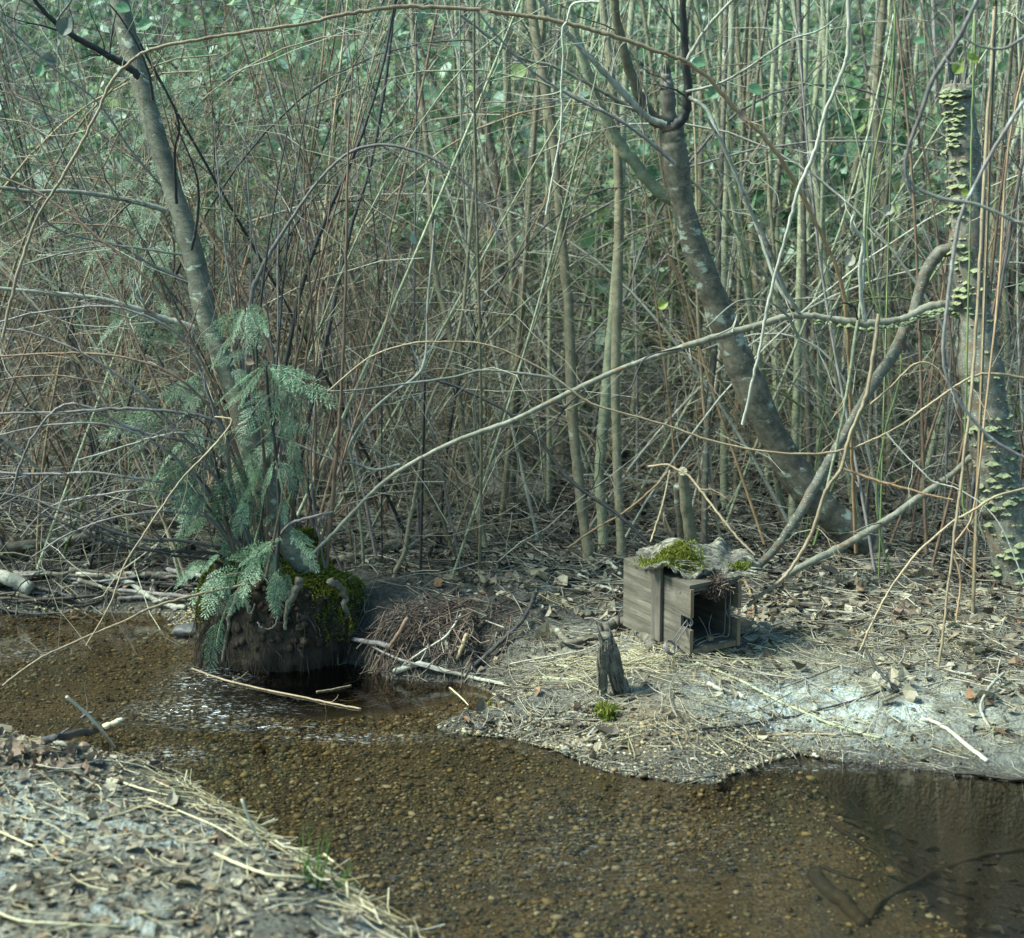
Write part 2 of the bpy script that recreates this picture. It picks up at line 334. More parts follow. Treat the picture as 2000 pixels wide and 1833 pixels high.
# water: clear, reflecting by Fresnel, ripples by bump
g = G('creek_water')
rip = g.noise(9, 3, .5, g.map((1, 1.5, 1), (0, 0, -.25)), .3); fin = g.noise(60, 2, .5, g.map((1, 1.6, 1), (0, 0, .3)))
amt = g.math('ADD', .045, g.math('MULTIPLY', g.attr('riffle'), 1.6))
nb = g.bump(g.math('ADD', rip, g.math('MULTIPLY', fin, .3)), amt, .02)
fr = g.n('ShaderNodeFresnel'); fr.inputs[0].default_value = 1.33; g.put(fr.inputs['Normal'], nb)
tr_ = g.n('ShaderNodeBsdfTransparent'); g.put(tr_.inputs[0], (.58, .545, .46))
fleck = g.n('ShaderNodeBsdfDiffuse'); g.put(fleck.inputs[0], (.75, .78, .8)); fleck_mask = g.math('MULTIPLY', g.attr('riffle'), g.band(g.noise(30, 5, .65, g.map((1, 3.2, 1), (0, 0, .22)), .8), .57, .66))   # white flecks painted in for glints on the riffle, partly froth
gl = g.n('ShaderNodeBsdfGlossy'); g.put(gl.inputs['Roughness'], .03); g.put(gl.inputs['Normal'], nb); g.put(gl.inputs['Color'], (.9, .9, .9))
mx = g.n('ShaderNodeMixShader'); g.put(mx.inputs[0], fr.outputs[0]); g.t.links.new(tr_.outputs[0], mx.inputs[1]); g.t.links.new(gl.outputs[0], mx.inputs[2])
m2 = g.n('ShaderNodeMixShader'); g.put(m2.inputs[0], g.math('MULTIPLY', fleck_mask, .75)); g.t.links.new(mx.outputs[0], m2.inputs[1]); g.t.links.new(fleck.outputs[0], m2.inputs[2]); M['water'] = g.done(m2.outputs[0])
# weathered plywood, its edges, steel wire, peat
def wood(name, a, b, axis):
    g = G(name); s = [38, 38, 38]; s[axis] = 2.6
    v = g.map(tuple(s)); f = g.noise(1, 6, .62, v, .6); fine = g.noise(5, 3, .6, v)
    c = g.ramp(f, [(.3, a), (.55, tuple((x + y) / 2 for x, y in zip(a, b))), (.75, b)])
    c = g.mix(g.math('MULTIPLY', g.band(fine, .55, .72), .55), c, tuple(x * .35 for x in a))
    st = g.noise(7, 4, .6); c = g.mix(g.math('MULTIPLY', g.band(st, .42, .68), .65), c, (.045, .038, .028))
    return g.done(g.pbr(c, .8, g.bump(g.math('ADD', f, g.math('MULTIPLY', fine, .6)), .55, .004), .3))
M['ply'] = wood('weathered_plywood', (.06, .05, .038), (.21, .18, .14), 1)
M['plyx'] = wood('weathered_plywood_floor', (.075, .064, .048), (.18, .155, .12), 0)
M['batten'] = wood('weathered_batten', (.07, .058, .046), (.16, .135, .11), 2)
M['plyedge'] = wood('plywood_edge', (.13, .08, .045), (.30, .20, .12), 2)
g = G('rusty_wire'); n_ = g.noise(80, 3); M['wire'] = g.done(g.pbr(g.ramp(n_, [(.4, (.17, .165, .16)), (.7, (.12, .08, .055))]), .45, None, .5, Metallic=.25))
g = G('peat'); f = g.noise(16, 6, .7, g.map((1, 1, .3))); n2 = g.noise(70, 4, .7, g.map((1, 1, .2)))
c = g.ramp(f, [(.32, (.012, .009, .007)), (.55, (.04, .028, .018)), (.75, (.085, .055, .032))])
M['peat'] = g.done(g.pbr(c, .85, g.bump(g.math('ADD', f, n2), .9, .02), .25))
g = G('barkslab'); f = g.noise(2, 7, .65, g.map((8, 40, 20), (0, 0, .5)), .5); big = g.noise(9, 4, .6)
c = g.ramp(f, [(.36, (.03, .026, .02)), (.48, (.20, .18, .135)), (.66, (.46, .43, .34))]); c = g.mix(g.math('MULTIPLY', g.band(big, .50, .6), .7), c, (.10, .095, .085))
M['slab'] = g.done(g.pbr(c, .85, g.bump(f, 1, .03), .25))
g = G('pale_cut_wood'); M['cut'] = g.done(g.pbr(g.ramp(g.noise(50, 3), [(.3, (.45, .36, .22)), (.7, (.62, .55, .38))]), .7))
g = G('wet_rock'); f = g.noise(25, 5); M['rock'] = g.done(g.pbr(g.ramp(f, [(.3, (.02, .02, .022)), (.7, (.08, .08, .075))]), .6, g.bump(f, .5, .01), .5))
# ------------------------------------------------------------------ the ground sheet and the water
def axis(lo, hi, step, far_lo, far_hi):
    mid = np.arange(lo, hi, step); g1 = lo - np.cumsum(step * 1.18 ** np.arange(1, 60)); g2 = hi + np.cumsum(step * 1.18 ** np.arange(0, 60))
    return np.concatenate([g1[g1 > far_lo][::-1], mid, g2[g2 < far_hi]])
xs = axis(-2.9, 2.9, .02, -70, 70); ys = axis(2.9, 9.2, .022, -60, 90)
def sheet(xs, ys, f):
    X, Y = np.meshgrid(xs, ys); Z = f(X, Y); nx, ny = len(xs), len(ys)
    i = (np.arange(ny - 1)[:, None] * nx + np.arange(nx - 1)[None]).ravel()
    return X.ravel(), Y.ravel(), Z.ravel(), np.stack([i, i + 1, i + nx + 1, i + nx], 1)
X, Y, Z, Q = sheet(xs, ys, H)
mb = MB().add(np.stack([X, Y, Z], 1), [Q]); ground = mb.obj('ground', M['ground']); tag(ground, kind='structure')
sd, far = water_sd(X, Y); a_, b_ = bankpool(X, Y)
px_ = topix(X, np.maximum(Y, .5))
def pattr(o, name, v):
    at_ = o.data.attributes.new(name, 'FLOAT', 'POINT'); at_.data.foreach_set('value', np.clip(v, 0, 1).astype(np.float32))
nz = fbm(X, Y, 3, 4, 21)
pattr(ground, 'litter', np.where(far, sstep(5.9, 6.8, Y + nz * 1.2), .8 * sstep(-.12, .15, nz + .05)) * sstep(0, .1, sd))
s1 = at_z(1640, 1370, .12)
silt_sun = np.exp(-((X - s1[0] + .06) / .36) ** 2 - ((Y - s1[1] + .02) / .22) ** 2) * 2.2 + .35 * sstep(.06, .22, fbm(X, Y, 1.3, 3, 8)) + .8 * np.exp(-((X + .75) / .35) ** 2 - ((Y - 8.3) / .5) ** 2)
silt_sun = silt_sun + .55 * sstep(.0, .16, fbm(X, Y, 3.5, 3, 28)) * (~far)  # pale tone put into the near bank for its sunlit brightness
pattr(ground, 'silt', silt_sun * sstep(.0, .1, sd))
gp = at_z(1080, 1440, .03)
pattr(ground, 'gravel', np.maximum(sstep(.06, -.03, sd), np.maximum(np.exp(-((X - gp[0]) / .45) ** 2 - ((Y - gp[1]) / .17) ** 2) * 1.4, np.exp(-((X - gp[0] - .38) / .4) ** 2 - ((Y - gp[1] + .08) / .16) ** 2) * 1.3)))
pattr(ground, 'muck_shade', np.maximum(sstep(.25, .6, a_ + nz * .35), sstep(.05, .4, b_ + nz * .15)) * (sd < .02) + sstep(.0, .05, sd) * sstep(.32, .12, sd) * (X < -.1) * far * (X > -1.3) * .8 + .85 * sstep(.02, .06, sd) * sstep(.62, .45, sd) * (X < -1.0) * far)  # pool muck; last term paints in the dark gaps beneath the driftwood
pattr(ground, 'wet', sstep(.34, .02, sd + nz * .2) * (sd > 0) * np.where(far, 1, .5) + .25 * (sd < 0))
wx = np.arange(-3.2, 3.2, .016); wy = np.arange(2.6, 7.8, .016)
wx = np.concatenate([[-7], wx, [7]]); wy = np.concatenate([[2.1], wy, [8.2]])
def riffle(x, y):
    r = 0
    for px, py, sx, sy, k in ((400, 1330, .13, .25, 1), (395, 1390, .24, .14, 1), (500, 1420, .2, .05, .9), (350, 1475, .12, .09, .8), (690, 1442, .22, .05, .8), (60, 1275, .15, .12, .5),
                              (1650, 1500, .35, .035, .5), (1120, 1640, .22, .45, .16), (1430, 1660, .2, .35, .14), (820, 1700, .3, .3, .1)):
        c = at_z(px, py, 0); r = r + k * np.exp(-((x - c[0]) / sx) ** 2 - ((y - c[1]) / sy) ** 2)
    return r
def wz(x, y):
    k = riffle(x, y)
    return k * (.034 * fbm(x, y * 1.7, 17, 3, 31) + .0025 * np.sin(90 * (y + .35 * x) + 9 * fbm(x, y, 6, 2, 4)))
X, Y, Z, Q = sheet(wx, wy, wz)
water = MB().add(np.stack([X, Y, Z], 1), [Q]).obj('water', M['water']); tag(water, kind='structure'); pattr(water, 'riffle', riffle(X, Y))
# ------------------------------------------------------------------ loose small stuff on ground and bed
PEB_V = []; 
def octa():
    V = [(1, 0, 0), (-1, 0, 0), (0, 1, 0), (0, -1, 0), (0, 0, 1), (0, 0, -1)]
    F = [(0, 2, 4), (2, 1, 4), (1, 3, 4), (3, 0, 4), (2, 0, 5), (1, 2, 5), (3, 1, 5), (0, 3, 5)]
    V = [np.array(v, float) for v in V]; cache = {}; out = []
    def mid(a, b):
        k = (min(a, b), max(a, b))
        if k not in cache: m = V[a] + V[b]; V.append(m / np.linalg.norm(m)); cache[k] = len(V) - 1
        return cache[k]
    for a, b, c in F:
        x, y, z = mid(a, b), mid(b, c), mid(c, a); out += [(a, x, z), (x, b, y), (z, y, c), (x, y, z)]
    return np.array(V), np.array(out)
OV, OF = octa()
def rotz(a):
    c, s = np.cos(a), np.sin(a); o = np.zeros_like(a); i = np.ones_like(a)
    return np.stack([np.stack([c, -s, o], 1), np.stack([s, c, o], 1), np.stack([o, o, i], 1)], 1)
def pebbles(mb, x, y, s, rng, sink=.25):
    n = len(x); sc_ = s[:, None] * np.stack([rng.uniform(.8, 1.3, n), rng.uniform(.6, 1., n), rng.uniform(.35, .7, n)], 1)
    V = OV[None] * (1 + rng.normal(0, .1, (n, len(OV), 1))) * sc_[:, None]
    V = np.einsum('nij,nkj->nki', rotz(rng.uniform(0, 6.28, n)), V) + np.stack([x, y, H(x, y) + sc_[:, 2] * (1 - 2 * sink)], 1)[:, None]
    F = (np.arange(n)[:, None, None] * len(OV) + OF[None]).reshape(-1, 3); mb.add(V, [F])
rng = np.random.default_rng(3)
n = 220000; x = rng.uniform(-2.6, 1.9, n); y = rng.uniform(3.2, 7.5, n); sd, far = water_sd(x, y); a_, b_ = bankpool(x, y); px_ = topix(x, y)
cl = fbm(x, y, 2.2, 3, 12)
keep = (sd < .02) & (a_ < .3 + cl * .3) & (b_ < .16 + cl * .2) & (rng.random(n) < np.clip(.75 + cl * 2.2 - sstep(1250, 1650, px_) * .75, .12, 1))
x, y = x[keep], y[keep]; s = np.clip(rng.lognormal(math.log(.0040), .55, len(x)), .0018, .017)
mb = MB(); pebbles(mb, x, y, s, rng)
n = 6500; x = rng.normal(gp[0] + .15, .5, n); y = rng.normal(gp[1] - .02, .15, n); sd, _ = water_sd(x, y); k = (sd > -.02) & (sd < .3)
x, y = x[k], y[k]; pebbles(mb, x, y, np.clip(rng.lognormal(math.log(.0034), .5, len(x)), .0016, .015), rng)
n = 14000; x = rng.uniform(gp[0] - .3, gp[0] + .95, n); y = rng.uniform(gp[1] - .5, gp[1] + .3, n); sd, _ = water_sd(x, y); k = (sd > -.03) & (sd < .12 + .1 * fbm(x, y, 5, 2, 3)) & (rng.random(n) < .8); pebbles(mb, x[k], y[k], np.clip(rng.lognormal(math.log(.0024), .4, k.sum()), .0012, .008), rng)
p = at_z(362, 1215, .03); n = 700; x = rng.normal(p[0], .08, n); y = rng.normal(p[1], .1, n); pebbles(mb, x, y, rng.uniform(.003, .011, n), rng)
tag(mb.obj('gravel', M['pebble']), kind='stuff')

LEAF2 = np.array([(0, 0, 0), (.25, .22, .05), (.6, .27, .06), (1, 0, .02), (.6, -.27, .06), (.25, -.22, .05), (.3, 0, 0), (.65, 0, -.01)])
LEAF2F = [np.array([(0, 6, 1), (0, 5, 6), (3, 2, 7), (3, 7, 4)]), np.array([(1, 6, 7, 2), (5, 4, 7, 6)])]
def leaves(mb, P, s, rng, tilt=.5, curl=.3, wid=1., face=None):
    n = len(P); L = np.repeat(LEAF2[None], n, 0).copy(); L[:, :, 1] *= wid * rng.uniform(.7, 1.2, (n, 1))
    L[:, :, 2] = L[:, :, 2] * rng.uniform(-1, 2.5, (n, 1)) + curl * rng.normal(0, 1, (n, 1)) * (L[:, :, 0] - .4) ** 2 + rng.normal(0, .05, (n, 8))
    L[:, :, 0] -= .4; L *= s[:, None, None]
    if face is None:
        a = rng.normal(0, tilt, n); b = rng.normal(0, tilt, n)
    else: a = face + rng.normal(0, tilt, n); b = rng.normal(0, tilt, n)
    c, t = np.cos(a), np.sin(a); o = np.zeros(n); i = np.ones(n)
    RX = np.stack([np.stack([i, o, o], 1), np.stack([o, c, -t], 1), np.stack([o, t, c], 1)], 1)
    c, t = np.cos(b), np.sin(b); RY = np.stack([np.stack([c, o, t], 1), np.stack([o, i, o], 1), np.stack([-t, o, c], 1)], 1)
    Rm = np.einsum('nij,njk,nkl->nil', RX if face is not None else rotz(rng.uniform(0, 6.28, n)), RY, rotz(rng.uniform(0, 6.28, n)) if face is not None else RX)
    V = np.einsum('nij,nkj->nki', Rm, L) + P[:, None]
    b0 = (np.arange(n) * 8)[:, None, None]; mb.add(V, [(b0 + f[None]).reshape(-1, f.shape[1]) for f in LEAF2F])
def straws(mb, x, y, ln, r, rng, lift=.006, rise=.12, bend=.25, K=4):
    n = len(x); a = rng.uniform(0, 6.28, n); d = np.stack([np.cos(a), np.sin(a), o_ := rng.normal(0, rise, n)], 1); u = np.linspace(-.5, .5, K)
    q = np.stack([-np.sin(a), np.cos(a), np.abs(rng.normal(0, .3, n))], 1) * rng.normal(0, bend, n)[:, None]
    P = np.stack([x, y, 0 * x], 1)[:, None] + ln[:, None, None] * (u[None, :, None] * d[:, None] + (u[None, :, None] ** 2) * q[:, None])
    hz = H(P[:, :, 0], P[:, :, 1]); P[:, :, 2] = np.maximum(P[:, :, 2] + H(x, y)[:, None], hz) * .5 + .5 * hz + lift * rng.uniform(.3, 2, n)[:, None] + np.abs(P[:, :, 2]) * .5
    mb.tubes(P, r[:, None] * np.linspace(1, .6, K)[None], 4)
def scatter(n, x0, x1, y0, y1, rng, lo=.03, ok=None):
    x = rng.uniform(x0, x1, n); y = rng.uniform(y0, y1, n); sd, far = water_sd(x, y); k = sd > lo
    if ok is not None: k &= ok(x, y, sd, far)
    return x[k], y[k]
rng = np.random.default_rng(5)
def dens(base, k, s):
    return lambda x, y, sd, far: rng.random(len(x)) < np.clip(base + k * fbm(x, y, 1.6, 3, s) + .5 * sstep(.45, 1.1, sd), .03, 1) * np.where((x > -.2) & (y < 5.6), .8, 1)
mb = MB(); x, y = scatter(30000, -3.4, 3.4, 5., 10.5, rng, .05, dens(.35, 1.6, 40))
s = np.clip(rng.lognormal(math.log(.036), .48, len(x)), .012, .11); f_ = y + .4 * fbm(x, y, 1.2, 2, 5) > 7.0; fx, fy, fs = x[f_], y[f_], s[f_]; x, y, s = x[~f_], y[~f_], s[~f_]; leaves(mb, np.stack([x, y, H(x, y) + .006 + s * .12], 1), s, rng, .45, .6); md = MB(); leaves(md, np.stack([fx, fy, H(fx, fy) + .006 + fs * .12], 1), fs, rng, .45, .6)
x, y = scatter(5000, -5, 5, 10.5, 20, rng); s = rng.uniform(.03, .10, len(x)); leaves(md, np.stack([x, y, H(x, y) + .02], 1), s, rng, .6, .5)
x, y = scatter(13000, -2.2, .3, 2.6, 5.4, rng, .02); s = np.clip(rng.lognormal(math.log(.021), .5, len(x)), .008, .06); leaves(mb, np.stack([x, y, H(x, y) + .004 + s * .1], 1), s, rng, .4, .6)
tag(mb.obj('leaf_litter', M['leaf'], smooth=False), kind='stuff')
M['shaded_leaf'] = litter_mat('shaded_dead_leaf', [(0, (.012, .011, .008)), (.4, (.038, .034, .026)), (.65, (.08, .073, .054)), (.82, (.17, .16, .12)), (.93, (.34, .32, .25)), (1, (.12, .07, .035))], .6, .1)  # dead leaf colours darkened for the shade on the thicket floor
tag(md.obj('leaf_litter', M['shaded_leaf'], smooth=False), kind='stuff')
mb = MB(); x, y = scatter(6500, -3.2, 3.2, 5., 9., rng, .05, dens(.3, 1.8, 52)); n = len(x)
straws(mb, x, y, rng.uniform(.04, .2, n), rng.uniform(.0007, .0017, n), rng)
x, y = scatter(1500, -.2, 1.8, 5., 6.3, rng, .08); n = len(x); straws(mb, x, y, rng.uniform(.03, .14, n), rng.uniform(.0006, .0015, n), rng)
p = gh(1235, 1300); n = 450; x = rng.normal(p[0], .22, n); y = rng.normal(p[1], .10, n); straws(mb, x, y, rng.uniform(.04, .16, n), rng.uniform(.0008, .0018, n), rng, .012)
x, y = scatter(2300, -2.2, .2, 2.7, 5.2, rng, .0); x, y = x[::2], y[::2]; n = len(x); straws(mb, x, y, rng.uniform(.03, .16, n), rng.uniform(.0008, .0022, n), rng, .01, .1)
e = np.array([at_z(px, py, .1) for px, py in near_px]); i = rng.integers(0, 8, 260); f = rng.random(260)[:, None]; q = e[i] + (e[i + 1] - e[i]) * f + rng.normal(0, .06, (260, 2))
straws(mb, q[:, 0], q[:, 1], rng.uniform(.04, .20, 260), rng.uniform(.001, .0028, 260), rng, .02, .25)
tag(mb.obj('straw_litter', M['straw']), kind='stuff')
mb = MB(); x, y = scatter(7000, -3.3, 3.3, 5.2, 11, rng, .08, dens(.35, 1.5, 63)); n = len(x)
straws(mb, x, y, rng.uniform(.06, .4, n), rng.uniform(.0012, .0038, n), rng, .012, .1, .2, 5)
x, y = scatter(6500, -.5, 2.2, 4.7, 6.4, rng, .0, lambda x, y, sd, far: far & (rng.random(len(x)) < .25 + 1.8 * np.abs(fbm(x, y, 2.5, 3, 99)) + .5 * (sd < .06))); n = len(x); straws(mb, x, y, rng.uniform(.02, .11, n), rng.uniform(.0007, .0018, n), rng, .006, .12, .35, 4)
tag(mb.obj('twig_litter', M['twig']), kind='stuff'); mb = MB()
M['rootlet'] = litter_mat('dead_rootlet', [(0, (.03, .02, .016)), (.5, (.10, .062, .045)), (.8, (.19, .125, .09)), (1, (.34, .27, .2))], .7)
p = gh(860, 1230); n = 300; x = rng.normal(p[0] - .07, .16, n); y = rng.normal(p[1] + .02, .10, n); straws(mb, x, y, rng.uniform(.06, .3, n), rng.uniform(.001, .003, n), rng, .02, .3, .3, 5)
tag(mb.obj('root_tangle', M['rootlet']), kind='stuff')
# bottom litter of the dark pool
mb = MB(); p = at_z(1880, 1690, -.1); n = 300; x = rng.normal(p[0], .5, n); y = rng.normal(p[1], .33, n); sd, _ = water_sd(x, y); a_, _b = bankpool(x, y); k = (sd < -.06) & (a_ > .2); x, y = x[k], y[k]; s = rng.uniform(.02, .07, len(x))
leaves(mb, np.stack([x, y, np.minimum(H(x, y) + .006, -.02)], 1), s, rng, .15, .1); tag(mb.obj('sunken_leaves', M['wet'], smooth=False), kind='stuff')
# ------------------------------------------------------------------ the hillside thicket of evergreen leaves far behind
rng = np.random.default_rng(8)
mb = MB(); n = 60000; y = rng.uniform(9.6, 20.5, n); x = rng.uniform(-.44, .44, n) * y
lev = fbm(x, y * 1.0, .9, 3, 77); hh = rng.random(n) ** 1.1 * (2.6 - 1.0 * sstep(11, 15, y) + 2.2 * lev)
z = H(x, y) + np.maximum(hh, .02)
zc = (CAMZ + (z - CAMZ)); pyv = 916.5 - FPX * np.tan(np.arctan2(z - CAMZ, y) + PITCH)
k = rng.random(n) < np.clip(.05 + .95 * sstep(640, 250, pyv) + 1.1 * fbm(x, z, 1.1, 2, 15) + 2.4 * fbm(x, z, 2.8, 2, 25) - .18, .01, 1)
x, y, z = x[k], y[k], z[k]; s = np.clip(rng.lognormal(math.log(.095), .34, len(x)), .03, .2)
leaves(mb, np.stack([x, y, z], 1), s, rng, .7, .3, 1.15, face=np.full(len(x), .75))
n = 900; y = rng.uniform(7.5, 11, n); px = rng.uniform(-100, 900, n); py = rng.uniform(-60, 520, n); P = np.array([at(a, b, c) for a, b, c in zip(px, py, y)]); leaves(mb, P, rng.uniform(.025, .07, n), rng, .8, .3, 1.1, face=np.full(n, .9))
tag(mb.obj('evergreen_undergrowth', M['green_leaf']), kind='stuff')
def tangle(n, Y0, Y1, px0, px1, z0, z1, l0, l1, r0, r1, seed, vert=.5):
    rng = np.random.default_rng(seed); y = rng.uniform(Y0, Y1, n); x = (rng.uniform(px0, px1, n) - 1000) / FPX * y
    z = H(x, y) + z0 + (z1 - z0) * rng.random(n) ** 1.3; z = z + .40 * ((x / y * FPX + 1000 < 470) & (y < 9.6) & (z1 > .5)); d = rng.normal(0, 1, (n, 3)); d[:, 2] = d[:, 2] * .6 + vert; d[:, 1] *= .7
    d /= np.linalg.norm(d, axis=1, keepdims=True); ln = rng.uniform(l0, l1, n); u = np.linspace(0, 1, 7); b = rng.normal(0, .35, (n, 3)); b[:, 2] -= .25
    P = np.stack([x, y, z], 1)[:, None] + ln[:, None, None] * (u[None, :, None] * d[:, None] + u[None, :, None] ** 2 * b[:, None]); P[:, 1:] += rng.normal(0, .012, (n, 6, 3)) * ln[:, None, None]
    P[:, :, 2] = np.maximum(P[:, :, 2], H(P[:, :, 0], P[:, :, 1]) + .01)
    P[:, :, 1] = np.maximum(P[:, :, 1], 6.35)
    return P, rng.uniform(r0, r1, n)[:, None] * (1 - .55 * u)[None]
mb = MB(); mb.tubes(*tangle(2000, 6.7, 9.6, -150, 1000, 0, 2.9, .3, 1.1, .0010, .0022, 41, .35), 3)
mb.tubes(*tangle(1100, 7.4, 10, 1000, 2150, 0, 2.8, .25, .8, .0011, .0026, 42, .35), 3)
mb.tubes(*tangle(1300, 7.5, 11, 650, 2200, 0, .8, .3, 1.1, .0012, .0034, 44, .25), 3)

tag(mb.obj('fine_twig_tangle', M['tangle']), kind='stuff')
mb = MB(); mb.tubes(*tangle(2700, 9.5, 17, -200, 2200, 0, 1.3, .5, 1.9, .002, .0062, 43, .35), 4)
mb.tubes(*tangle(1000, 9.5, 19, -200, 2200, .3, 2.6, .6, 2.2, .002, .006, 45, .9), 4)
mb.tubes(*tangle(350, 7.3, 9.5, -200, 480, 0, .35, .3, 1.1, .0015, .0045, 46, .12), 4)
tag(mb.obj('dead_cane_tangle', M['cane_tangle']), kind='stuff')
# ================================================================== THINGS
# ------------------------------------------------------------------ mossy stump
rng = np.random.default_rng(11)
sc0 = at(556, 1325, 6.50); SB = np.array((sc0[0], 6.50, 0.))
stump = thing('tree_stump', SB, 'squat dark peaty stump standing in the creek, capped with moss and cedar shoots', 'stump')
nA, nZ = 96, 46
an = np.linspace(0, 2 * math.pi, nA, endpoint=False); zz = np.linspace(-.16, 1, nZ)
prof_z = np.array([-.16, 0, .1, .3, .55, .75, .88, .96, 1.0]); prof_r = np.array([.90, .93, .97, 1.0, .98, .93, .80, .55, .02])
def stump_r(a, z): return np.interp(z, prof_z, prof_r)
HT = .40
A, ZZ = np.meshgrid(an, zz); rr = stump_r(A, ZZ)
cx, sy = np.cos(A), np.sin(A)
nzz = .20 * fbm(cx * 2 + 5, ZZ * 1.2 + sy * 2, 1.6, 3, 3) + .11 * fbm(A * 4, ZZ * 2.2, 2.2, 4, 7) + .06 * fbm(A * 14, ZZ * 4, 2, 3, 12)
Rr = .325 * rr * (1 + nzz * 1.5)
ht = HT * (1 + .12 * sstep(.5, 1, ZZ) * np.cos(A - 3.5)) * (1 + .16 * fbm(cx * 3, sy * 3, 1.5, 3, 33) * sstep(.6, 1, ZZ))
VX = SB[0] + Rr * cx; VY = SB[1] + .30 / .325 * Rr * sy; VZ = ZZ * ht
i = (np.arange(nZ - 1)[:, None] * nA + np.arange(nA)[None]); j = (np.arange(nZ - 1)[:, None] * nA + (np.arange(nA) + 1)[None] % nA)
MB().add(np.stack([VX, VY, VZ], -1), [np.stack([i, j, j + nA, i + nA], -1).reshape(-1, 4)]).obj('stump_body', M['peat'], stump)
def stump_pt(a, z, out=0.):              # a point on the stump's skin
    a = np.asarray(a, float); z = np.asarray(z, float)
    ai = (np.mod(a, 2 * math.pi) / (2 * math.pi) * nA).astype(int) % nA; zi = np.clip(((z + .16) / 1.16 * (nZ - 1)).astype(int), 0, nZ - 1)
    p = np.stack([VX[zi, ai], VY[zi, ai], VZ[zi, ai]], -1); c = np.array((SB[0], SB[1], .15)); d = p - c
    return p + out * d / (np.linalg.norm(d, axis=-1, keepdims=True) + 1e-6)
def moss_tufts(P, Nn, rng, s=.012, wid=.35):
    """many small leafy blades standing on a skin"""
    n = len(P); d = Nn + rng.normal(0, .55, (n, 3)); d /= np.linalg.norm(d, axis=1, keepdims=True); q = np.cross(d, rng.normal(0, 1, (n, 3))); q /= np.linalg.norm(q, axis=1, keepdims=True) + 1e-9
    ln = s * rng.uniform(.5, 1.5, (n, 1)); m = MB()
    V = np.stack([P - d * ln * .3, P + d * ln * .5 + q * ln * wid, P + d * ln * 1.1 + rng.normal(0, .2, (n, 3)) * ln, P + d * ln * .5 - q * ln * wid], 1)
    b = (np.arange(n) * 4)[:, None] + np.arange(4)[None]; return m.add(V, [b])
def stump_moss(spec, name='moss', cnt=8500):
    a, z, sa, szz = spec; A_ = rng.normal(a, sa * 1.15, cnt); Z_ = np.clip(rng.normal(z, szz, cnt), .02, .985)
    keep = fbm(A_ * 3, Z_ * 4, 2.3, 3, int(a * 10)) > rng.normal(-.02, .06, cnt); A_, Z_ = A_[keep], Z_[keep]
    P = stump_pt(A_, Z_, rng.uniform(0, .013, len(A_))[:, None]); c = np.array((SB[0], SB[1], .12)); Nn = P - c; Nn /= np.linalg.norm(Nn, axis=1, keepdims=True)
    return moss_tufts(P, Nn, rng, .0085).obj(name, M['moss'], stump, smooth=False)
for spec in ((-.35, .80, .20, .09), (-.62, .62, .14, .12), (.1, .84, .35, .06), (-2.95, .72, .16, .12), (-3.05, .42, .07, .2), (-2.5, .86, .25, .04), (-1.0, .93, .4, .03), (1.2, .9, .6, .05)): stump_moss(spec)
# moss hummock standing on the stump's right shoulder
P0 = at(612, 1085, 6.62); m = MB(); n = 8000; h = rng.random(n); aa = rng.uniform(0, 6.28, n)
rad = .075 * (1 - .55 * h) + .02 * rng.normal(0, 1, n) * .5
P = np.stack([P0[0] + .01 + rad * np.cos(aa) - .05 * h, P0[1] + rad * np.sin(aa), P0[2] - .09 + .20 * h], 1); Nn = np.stack([np.cos(aa), np.sin(aa), .4 + 0 * aa], 1)
mo = moss_tufts(P, Nn, rng, .009); aa = np.linspace(0, 6.28, 12, endpoint=False)
mo.tubes(np.array([[P0[0] + .02, P0[1], P0[2] - .16], [P0[0], P0[1], P0[2] - .02], [P0[0] - .03, P0[1], P0[2] + .05], [P0[0] - .035, P0[1], P0[2] + .09]]), np.array([.08, .068, .045, .015]), 12)
mo.obj('moss', M['moss'], stump, smooth=False)
# hanging root fibres on the left and front, a few thick roots over the shoulder
fib = MB(); n = 240; a = np.where(rng.random(n) < .5, rng.normal(-2.75, .25, n), rng.uniform(-3.1, -.1, n)); z0 = rng.uniform(.12, .75, n); ln = rng.uniform(.06, .28, n); u = np.linspace(0, 1, 6)
P = stump_pt(a, z0, .012)[:, None] + np.stack([.04 * rng.normal(0, 1, (n, 1)) * u, .03 * rng.normal(-.3, 1, (n, 1)) * u, -ln[:, None] * u], -1) + rng.normal(0, .004, (n, 6, 3)); P[:, :, 2] = np.maximum(P[:, :, 2], -.02)
fib.tubes(P, rng.uniform(.0008, .0022, n)[:, None] * (1 - .5 * u)[None], 3); fib.obj('root_fibres', M['wet'], stump)
bump_ = MB(); n = 260; a = rng.uniform(-3.3, .2, n); z = rng.uniform(.25, .9, n); P = stump_pt(a, z, -.004); V = OV[None] * rng.uniform(.008, .026, (n, 1, 1)) * (1 + rng.normal(0, .25, (n, 18, 1))) + P[:, None]
bump_.add(V, [(np.arange(n)[:, None, None] * 18 + OF[None]).reshape(-1, 3)]); bump_.obj('peat_clods', M['peat'], stump)
